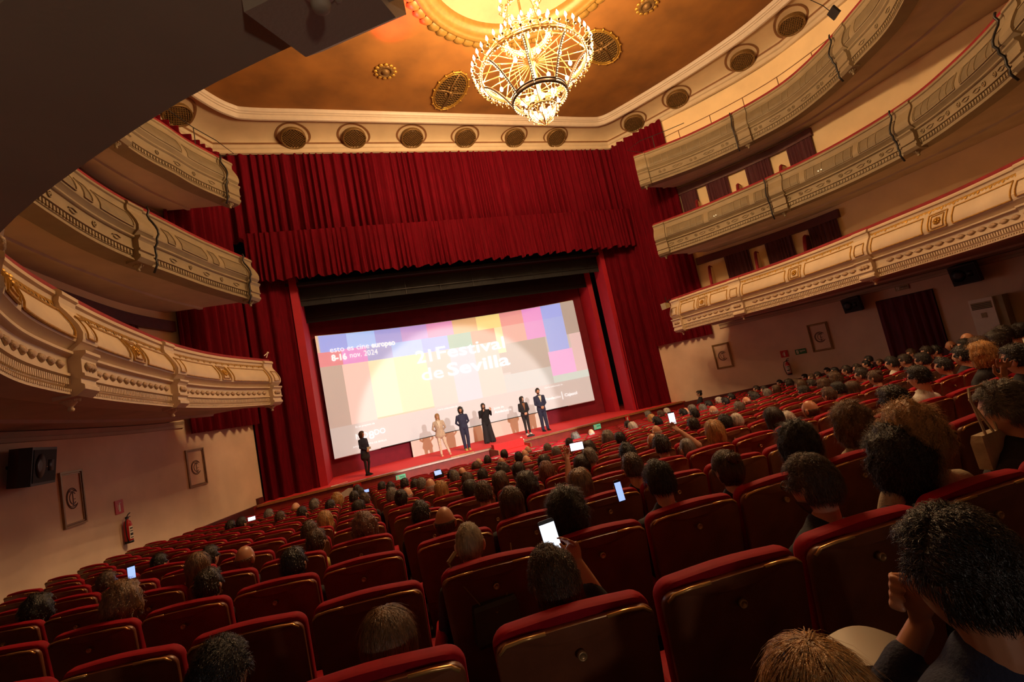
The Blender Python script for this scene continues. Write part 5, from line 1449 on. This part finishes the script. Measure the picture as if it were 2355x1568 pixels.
for ln in HEADS.strip().split('\n'):
    a = ln.split(); x, y, z, k = float(a[0]), float(a[1]), float(a[2])-.035, int(a[3]); style, hair, skin, shirt = a[4:8]
    if (x, y) == (.68, .73): x, y, z = .705, .71, 2.335
    q = project((x, y, z))
    if (x, y) in ((1.06, .65), (.61, 1.69), (1.7, 1.49), (2.79, 1.34)): SPECIAL[(x, y)] = (z, style, hair, skin, shirt); continue
    f = math.atan2(21-y, 5.5-x)-PI/2+rnd.uniform(-.12, .12)
    jn = int(round((x-.61)/.555)) if x > .3 else int(round((-.03-x)/.555))
    side = 'doorway' if x > .3 else 'speaker'
    r_ = ORD[max(0, k)]+' row from the camera'
    r_ = ORD[max(0, k)]+(' row' if k < 7 else ' row')
    word = (STYLE_W[style]+' '+{'dark': 'dark', 'skinline': 'dark'}.get(hair, hair)+' hair') if style != 'x' else 'bald crown'
    lab = 'person with %s, %s top, %s ahead, %s seat to %s side' % (word, shirt, r_, ORD[max(0, min(33, jn))], side)
    if lab in used:
        used[lab] += 1; lab = lab.replace('person', 'another person' if used[lab] == 2 else 'third person', 1)
    else: used[lab] = 1
    sc = .95 if k < 9 else 1.0
    if x > 8 and y < 9: sc = 1.12
    near = (q[2] < 3.2)
    hm = hair_mesh(style, int(x*100) % 50, 44, 2600 if style != 'x' else 900, .0011 if style != 'c' else .0016).mesh('hair_near', HM['dark'], True) if near else None
    person(x, y, z, f, style, hair, skin, shirt, lab, sc, glasses=(x > 4 and rnd.random() < .3) or (x, y) in ((2.14, 1.43), ), hair_me=hm, beard=False)

# foreground man at right with hand to his face
z, style, hair, skin, shirt = SPECIAL[(1.06, .65)]
mb = seated_skin({-1: ((-.24, .20, -.44), (.02, .138, -.155))}, 44, True, yaw=.15)
w_ = Vector((.02, .138, -.155))
mb.capsule([w_, w_+Vector((.005, -.005, .05)), w_+Vector((.0, -.012, .085))], [(.022, .016), (.034, .016), (.032, .015)], 12)
for i, (dx, L) in enumerate(((-.036, .035), (-.016, .042), (.004, .04), (.024, .032))):
    b = w_+Vector((dx*.3-.02, .0, .055+i*.018)); mb.capsule([b, b+Vector((-.018, .012, .004)), b+Vector((-.03, .0, .006)), b+Vector((-.026, -.018, .004))], [.010, .0095, .009, .008], 10)
mb.capsule([w_+Vector((.015, -.01, .03)), w_+Vector((.03, -.03, .07)), w_+Vector((.028, -.045, .11))], [.013, .011, .009], 10)
me = remeshed(mb, 'foreground_body', SK['tan'], .0048, 2)
tp = remeshed(seated_top({-1: ((-.24, .20, -.44), (.02, .138, -.155))}), 'foreground_top', CM['navy'], .010, 4)
person(1.06, .65, z, -.12, 's', 'dark', 'tan', 'navy', 'large foreground man at right with dark hair resting his hand against his face', .97, me, tp, hair_mesh('s', 11, 56, 5200, .0010).mesh('hair_near', HM['dark'], True))
# man filming with a phone, raised right hand
z, style, hair, skin, shirt = SPECIAL[(.61, 1.69)]
arm_p = {1: ((.26, .16, -.24), (.205, .235, -.045))}
mb = seated_skin(arm_p, 40)
hand(mb, Vector((.205, .235, -.045)), Vector((-.12, .03, 1)).normalized(), Vector((-.9, -.2, 0)).normalized(), .9, curl=.5, side=1)
me = remeshed(mb, 'filming_body', SK['tan'], .0055, 2); tp = remeshed(seated_top({1: ((.26, .16, -.24), (.215, .205, -.12))}), 'filming_top', CM['black'], .011, 4)
person(.61, 1.69, z, -.02, 's', 'brown', 'tan', 'black', 'man with short brown hair filming with a bright phone in the nearest middle seat', .95, me, tp, hair_mesh('s', 23, 56, 5200, .0011).mesh('hair_near', HM['dark'], True))
z, style, hair, skin, shirt = SPECIAL[(1.7, 1.49)]
person(1.7, 1.49, z, .12, 's', 'brown', 'fair', 'black', 'bearded man with brown hair and thin glasses in the nearest row, right half', .95, None, None, hair_mesh('s', 31, 56, 5000, .0010).mesh('hair_near', HM['dark'], True), glasses=True, beard=True)
z, style, hair, skin, shirt = SPECIAL[(2.79, 1.34)]
person(2.79, 1.34, z, .25, 's', 'grey', 'fair', 'black', 'grey-haired man in profile at the right frame edge leaning past a red seat', 1.0, None, None, hair_mesh('s', 37, 56, 5000, .0012).mesh('hair_near', HM['dark'], True))

# ------------------------------------------------------------------ people on the stage
def stander(x, y, label, Hh, yaw, head_yaw, arms, hips, knees, feet, hair, style, skin, top, topc, bottom, botc, shoec, extra=None, beard=False, zf=1.0, topm=None, tilt=0):
    k = Hh/1.72
    V = lambda p: Vector(p)*k
    mb = MB(); HC_ = (0, .0, 1.60)
    add_head(mb, V(HC_), yaw=head_yaw, s=k*.96, n=26, pitch=tilt)
    mb.capsule([V((0, -.01, 1.54)), V((0, -.02, 1.47)), V((0, -.01, 1.41))], [(.052*k, .052*k), (.050*k, .050*k), (.075*k, .062*k)], 12)
    mb.capsule([V((0, 0, 1.37)), V((0, .01, 1.20)), V((0, 0, 1.02)), V((0, 0, .92))], [(.145*k, .075*k), (.14*k, .09*k), (.125*k, .085*k), (.145*k, .095*k)], 16)
    for s in (-1, 1):
        e, w_, hd, pn = arms[s]; sh = V((s*.165, 0, 1.375))
        mb.capsule([sh, sh.lerp(V(e), .5), V(e), V(e).lerp(V(w_), .5), V(w_)], [.044*k, .04*k, .034*k, .031*k, .022*k], 10)
        hand(mb, V(w_), Vector(hd).normalized(), Vector(pn).normalized(), .95*k, curl=.4)
        mb.capsule([V((s*.085, 0, .90)), V(knees[s]), V(feet[s])+V((0, 0, .08))], [.08*k, .05*k, .034*k], 12)
        mb.capsule([V(feet[s])+V((0, -.01, .03)), V(feet[s])+V((0, .12, .022))], [(.032*k, .028*k), (.034*k, .018*k)], 10)
    o = link('person', remeshed(mb, 'standing_body', SK[skin], .0085, 2), None, (x, y, zf), (0, 0, yaw)); tag(o, label, 'person'); omat(o, SK[skin])
    h = link('hair', hair_mesh(style, int(x*10), 34, 500, .0022).mesh('hair', HM[hair], True), o, V(HC_), (tilt, 0, head_yaw), (k*.98,)*3)
    # upper garment
    mb = MB()
    lo, wid, flare = top
    mb.capsule([V((0, -.005, 1.425)), V((0, .0, 1.385))], [(.075*k, .065*k), (.13*k, .078*k)], 14)
    mb.capsule([V((0, 0, 1.37)), V((0, .01, 1.22)), V((0, .005, 1.05)), V((0, 0, (1.05+lo)/2)), V((0, 0, lo+.02))], [((.162+wid)*k, (.09)*k), ((.165+wid)*k, .115*k), ((.142+wid*.6)*k, .105*k), ((.16+wid*.5+flare*.5)*k, .12*k), ((.165+wid*.5+flare)*k, .13*k)], 18)
    for s in (-1, 1):
        e, w_, hd, pn = arms[s]; sh = V((s*(.165+wid*.7), 0, 1.37)); w2 = V(e).lerp(V(w_), .92)
        mb.capsule([sh, sh.lerp(V(e), .5), V(e), V(e).lerp(w2, .5), w2], [(.050+wid*.3)*k, .049*k, .044*k, .040*k, .034*k], 12)
    t = link('jacket' if extra else 'top', remeshed(mb, 'upper_garment', topc, .010, 3), o); omat(t, topc)
    mb = MB()
    if bottom == 'skirt':
        mb.capsule([V((0, 0, .98)), V((0, 0, .85)), V((0, 0, .70))], [(.16*k, .12*k), (.19*k, .135*k), (.215*k, .15*k)], 16)
        nm = 'skirt'
    else:
        nm = 'trousers'; mb.capsule([V((0, 0, 1.0)), V((0, 0, .90))], [(.145*k, .105*k), (.158*k, .115*k)], 16)
        wt = {'slim': (.092, .062, .047), 'normal': (.10, .075, .062), 'wide': (.11, .115, .135)}[bottom]
        for s in (-1, 1): mb.capsule([V((s*.085, 0, .90)), V(knees[s]), V(feet[s])+V((0, 0, .10 if bottom != 'wide' else .06))], [wt[0]*k, wt[1]*k, (wt[2]*k, wt[2]*k*.9)], 14)
    omat(link(nm, remeshed(mb, nm, botc, .011, 3), o), botc)
    if bottom == 'skirt':
        mb = MB()
        for s in (-1, 1): mb.capsule([V((s*.085, 0, .86)), V(knees[s]), V(feet[s])+V((0, 0, .07))], [.085*k, .055*k, .039*k], 12)
        omat(link('tights', remeshed(mb, 'tights', CM['black'], .011, 2), o), CM['black'])
    for s in (-1, 1):
        mb = MB(); f = V(feet[s]); mb.capsule([f+V((0, -.02, .05)), f+V((0, .06, .045)), f+V((0, .16, .03))], [(.040*k, .05*k), (.044*k, .045*k), (.042*k, .028*k)], 12); mb.box(f+V((0, .07, .01)), (.085*k, .27*k, .02)); mb.build('shoe', shoec, o, True)
    if extra:
        mb = MB(); c, zl = extra; rows = []
        for i in range(7):
            q = i/6; zz = 1.42-(1.42-zl)*q; ww = .062*(1-q)+.004; 
            prof = 1.0; yy = (.078+.040*min(1, q*2.2))
            rows.append([V((sx*ww, yy+.012-.02*abs(sx)*0, zz)) for sx in (-1, -.3, .3, 1)])
        mb.loft([[tuple(p) for p in r_] for r_ in rows], False, False); mb.build('shirt_front', c, o, True)
    mb = MB()
    R = Matrix.Rotation(head_yaw, 3, 'Z') @ Matrix.Rotation(tilt, 3, 'X')
    for s in (-1, 1): mb.add([tuple(V(HC_)+R @ (Vector(v)*k)) for v in (lambda b: (b.ball((s*.030, .086, .004), (.009, .005, .0045), 8), b.v)[1])(MB())], (lambda b: (b.ball((0, 0, 0), .01, 8), b.f)[1])(MB())); 
    mb.build('eyes', CM['velvetblack'], o)
    if beard: b = link('beard', BRD, o, V(HC_), (tilt, 0, head_yaw), (k*.97,)*3); omat(b, HM['dark'])
    return o, k
FWD = math.pi   # local +y is the front of the body; pi turns it to the audience
clasp = lambda: {1: ((.225, .02, 1.10), (.05, .17, .98), (-.7, .3, -.5), (0, -1, .0)), -1: ((-.225, .02, 1.10), (-.05, .17, .98), (.7, .3, -.5), (0, -1, 0))}
behind = lambda: {1: ((.26, -.06, 1.12), (.10, -.15, .98), (-.8, -.1, -.4), (0, 1, 0)), -1: ((-.26, -.06, 1.12), (-.10, -.15, .98), (.8, -.1, -.4), (0, 1, 0))}
o, k = stander(.55, 19.1, 'woman at the far left of the stage in black jacket and short skirt', 1.64, FWD+.8, 0.4, clasp(), None, {1: (.09, .03, .50), -1: (-.09, .05, .50)}, {1: (.10, .02, 0), -1: (-.07, -.04, 0)}, 'brown', 'b', 'fair', (.84, .02, .02), CM['navy'], 'skirt', CM['black'], CM['velvetblack'])
mb = MB(); mb.box((.55+.17, 19.02, 2.0-.02), (.14, .02, .09)); tag(mb.build('cue_card', M['whitepaint']), 'white card held by the woman at the far left of the stage', 'card')
stander(3.52, 19.5, 'blonde woman in a beige satin trouser suit on the stage', 1.70, FWD-.05, -.25, behind(), None, {1: (.10, .03, .50), -1: (-.13, .02, .50)}, {1: (.09, .0, 0), -1: (-.24, .03, 0)}, 'blond', 'l', 'fair', (.80, .015, .05), CM['satin'], 'slim', CM['ivory'], SK['fair'], (CM['ivory'], 1.12))
stander(4.5, 19.45, 'bearded man in navy sweater and yellow shoes on the stage', 1.76, FWD, -.35, behind(), None, {1: (.09, .03, .50), -1: (-.09, .03, .50)}, {1: (.07, .0, 0), -1: (-.07, .0, 0)}, 'dark', 'c', 'tan', (.90, .025, .0), CM['navysuit'], 'normal', CM['navysuit'], CM['yellow'], None, beard=True)
sh_ = {1: ((.27, .06, 1.16), (.24, .20, 1.36), (-.1, .1, 1), (0, -1, 0)), -1: ((-.25, .04, 1.12), (-.07, .19, 1.38), (.3, .1, 1), (.8, -.4, 0))}
o, k = stander(5.69, 20.22, 'woman in black velvet blazer speaking into a microphone at centre stage', 1.72, FWD, .1, {-1: ((-.27, .06, 1.16), (-.24, .20, 1.36), (.1, .1, 1), (0, -1, 0)), 1: ((.25, .04, 1.12), (.07, .19, 1.38), (-.3, .1, 1), (-.8, -.4, 0))}, None, {1: (.11, .03, .50), -1: (-.11, .02, .50)}, {1: (.12, .0, 0), -1: (-.16, .0, 0)}, 'dark', 'l', 'fair', (.80, .05, .02), CM['velvetblack'], 'wide', CM['black'], CM['velvetblack'], (CM['velvetblack'], 1.1))
mb = MB(); mb.tube([(0, 0, -.16), (0, 0, 0)], [.012, .016], 8); mb.ball((0, 0, .02), .024, 8); m_ = mb.build('microphone', M['seatmetal'], None, True, (5.66, 20.02, 2.50)); m_.rotation_euler = (-.5, 0, 0); tag(m_, 'handheld microphone at the mouth of the woman in the velvet blazer', 'microphone')
stander(7.28, 19.6, 'woman with long dark hair, black suit and brown top looking left on the stage', 1.68, FWD, .75, clasp(), None, {1: (.08, .03, .50), -1: (-.08, .02, .50)}, {1: (.08, .0, 0), -1: (-.09, .0, 0)}, 'dark', 'l', 'fair', (.86, .015, .02), CM['black'], 'slim', CM['black'], M['white'], (CM['brown'], 1.08))
stander(8.05, 19.5, 'tall bearded man in navy suit and pale shirt at the right of the stage', 1.88, FWD, .1, clasp(), None, {1: (.09, .03, .50), -1: (-.09, .02, .50)}, {1: (.09, .0, 0), -1: (-.12, .0, 0)}, 'dark', 's', 'tan', (.84, .03, .01), CM['navysuit'], 'normal', CM['navysuit'], CM['velvetblack'], (CM['ivory'], 1.16), beard=True)
person(13.8, 16.3, 1.33, .9, 'u', 'dark', 'fair', 'black', 'woman in black seated sideways by the wall at the end of the front rows', 1.1)

# ================================================================== SMALL PROPS
def phone(x, y, z, w, h, label, bright=True, rz=0, rx=-.15, roll=0):
    t = thing('smartphone', label, 'smartphone', (x, y, z), 0, 'lit smartphones held up by the audience'); t.rotation_euler = (rx, roll, rz)
    mb = MB(); out = []
    r_ = .01
    for cx, cz, a0 in ((w/2-r_, h/2-r_, 0), (-w/2+r_, h/2-r_, 90), (-w/2+r_, -h/2+r_, 180), (w/2-r_, -h/2+r_, 270)):
        for i in range(4): a = math.radians(a0+30*i); out.append((cx+r_*math.cos(a), cz+r_*math.sin(a)))
    mb.loft([[(p[0], yy, p[1]) for p in out] for yy in (-.004, .004)], True, True); mb.build('case', M['blackplastic'], t)
    mb = MB(); q = .88; mb.box((0, -.0045, -.0 if h < w else -.004), (w*.93, .001, h*(.84 if h > w else .92))); mb.build('screen', M['phone' if bright else 'phonedim'], t)
    if bright and h > w:
        mb = MB(); mb.box((0, -.0052, -h*.36), (w*.9, .001, h*.06)); mb.build('image_stage', M['red'], t)
        mb = MB(); [mb.box((-.012+.011*i, -.0054, -h*.30), (.003, .001, .016)) for i in range(4)]; mb.build('image_figures', M['blackplastic'], t)
    return t
phone(.735, 1.97, 2.36, .072, .150, 'bright phone held up over the nearest brown-haired man, showing the stage', rz=-.15, roll=-.08)
phone(-2.38, 6.6, 1.90, .07, .145, 'dim bluish phone held up near the left wall', False, rz=.35)
phone(3.37, 4.5, 2.35, .07, .14, 'bright phone held up right of the stage steps', rz=-.5)
phone(2.3, 4.8, 2.27, .15, .085, 'bright phone held sideways in front of the stage steps', rz=-.35)
phone(-2.19, 12.28, 1.40, .15, .08, 'small bright phone near the left wall far down front', rz=.1)
phone(.24, 12.44, 1.35, .15, .07, 'small bluish phone near the left front of the stage', False)
phone(1.41, 8.73, 1.84, .13, .10, 'bluish phone held flat among heads in front of the blonde woman', False, rx=-.7)
phone(1.60, 2.85, 2.22, .05, .14, 'bluish screen glimpsed through the gap between two near seats', False)
mb = MB(); mb.loft([[(0, 0, 0), (.2, .02, .06), (.32, 0, .12)], [(-.03, .02, .22), (.16, .0, .30), (.34, .02, .26)]], False, False); mb.loft([[(0, .01, 0), (.2, .03, .06), (.32, .01, .12)], [(-.03, .03, .22), (.16, .01, .30), (.34, .03, .26)]], False, False)
tag(mb.build('paper_sheet', M['whitepaint'], loc=(-.3, 12.59, 1.2)), 'white paper sheet held up at the left near the stage', 'paper')
# raised forearms holding the phones (each belongs to a person further along the row)
def raised(x, y, z, ex, ey, ez, label, skin='fair'):
    mb = MB(); w_ = Vector((x, y, z)); e = Vector((ex, ey, ez)); hand(mb, w_, (w_-e).normalized(), Vector((-.6, -.4, 0)).normalized(), .95, curl=.35); mb.capsule([e, e.lerp(w_, .5), w_], [.040, .035, .025], 10)
    tag(remo(mb, 'raised_forearm', SK[skin], .006), label, 'arm')
def remo(mb, nm, m, vx):
    return link(nm, remeshed(mb, nm, m, vx, 2))
raised(3.40, 4.46, 2.20, 3.52, 4.36, 2.02, 'raised forearm holding the bright phone right of the stage steps')
raised(2.16, 4.80, 2.16, 2.12, 4.78, 1.95, 'raised hand beside the phone held sideways')
raised(4.14, 1.95, 2.42, 4.12, 1.98, 2.22, 'hand raised to the mouth at the right frame edge', 'tan')
# handbag hanging from the back of a near seat
t = thing('handbag', 'dark olive handbag hanging by long straps on a near seat back', 'bag', (.55, 2.44, 1.96))
mb = MB(); mb.loft([[(sx*w_/2, sy*d_/2, z_) for sx, sy in ((-1, -1), (1, -1), (1, 1), (-1, 1))] for w_, d_, z_ in ((.22, .05, -.14), (.24, .07, -.12), (.22, .06, .03), (.21, .04, .05))], True, True); mb.build('bag_body', mat('olive_leather', (.05, .045, .025), .5, var=.2), t)
mb = MB()
for sx in (-1, 1): mb.tube([(sx*.07, 0, .05), (sx*.14, .03, .17), (sx*.17, .10, .255)], .004, 4)
mb.tube([(-.17, .10, .255), (-.12, .13, .285)], .012, 5); mb.tube([(-.04, -.02, .03), (0, -.03, .0), (.04, -.02, .03)], .003, 4); mb.build('strap', M['frame'], t)
t = thing('tote_bag', 'tan tote bag with long looped straps hanging on a seat back at right', 'bag', (2.70, 1.38, 2.36))
mb = MB(); mb.loft([[(sx*w_/2, sy*d_/2, z_) for sx, sy in ((-1, -1), (1, -1), (1, 1), (-1, 1))] for w_, d_, z_ in ((.20, .05, -.12), (.22, .05, 0.0), (.20, .04, .03))], True, True); mb.build('bag_body', CM['cream'], t)
mb = MB(); mb.tube([(-.07, -.02, .03), (-.085, -.01, .2), (-.06, 0, .235), (.04, 0, .235), (.06, -.01, .2), (.075, -.02, .03)], .006, 5); mb.tube([(-.01, -.02, .03), (-.075, 0, .19)], .005, 4); mb.tube([(.02, -.02, .03), (.045, 0, .19)], .005, 4); mb.build('strap', CM['cream'], t)
# open booklet bottom right
mb = MB(); rows = []
for i in range(13):
    u = i/12; rows.append([(-.10+.22*u, .0, .045*math.sin(PI*u)+(-.03*u)), (-.10+.22*u+.02, .12, .045*math.sin(PI*u)+.012)])
mb.loft(rows, False, False)
for i in range(6): 
    u = .45+.09*i; mb.add([(-.10+.22*u, -.001, .045*math.sin(PI*u)-.03*u), (-.10+.22*u+.012, -.001, .045*math.sin(PI*u)-.03*u), (-.10+.22*u+.02, -.001, -.07), (-.10+.22*u, -.001, -.075)], [(0, 1, 2, 3)])
bk = mb.build('open_booklet', M['whitepaint'], None, True, (1.17, 1.0, 2.085)); bk.rotation_euler = (.1, .0, -.5); tag(bk, 'open pale booklet curling above the blond hair at the bottom right', 'booklet')
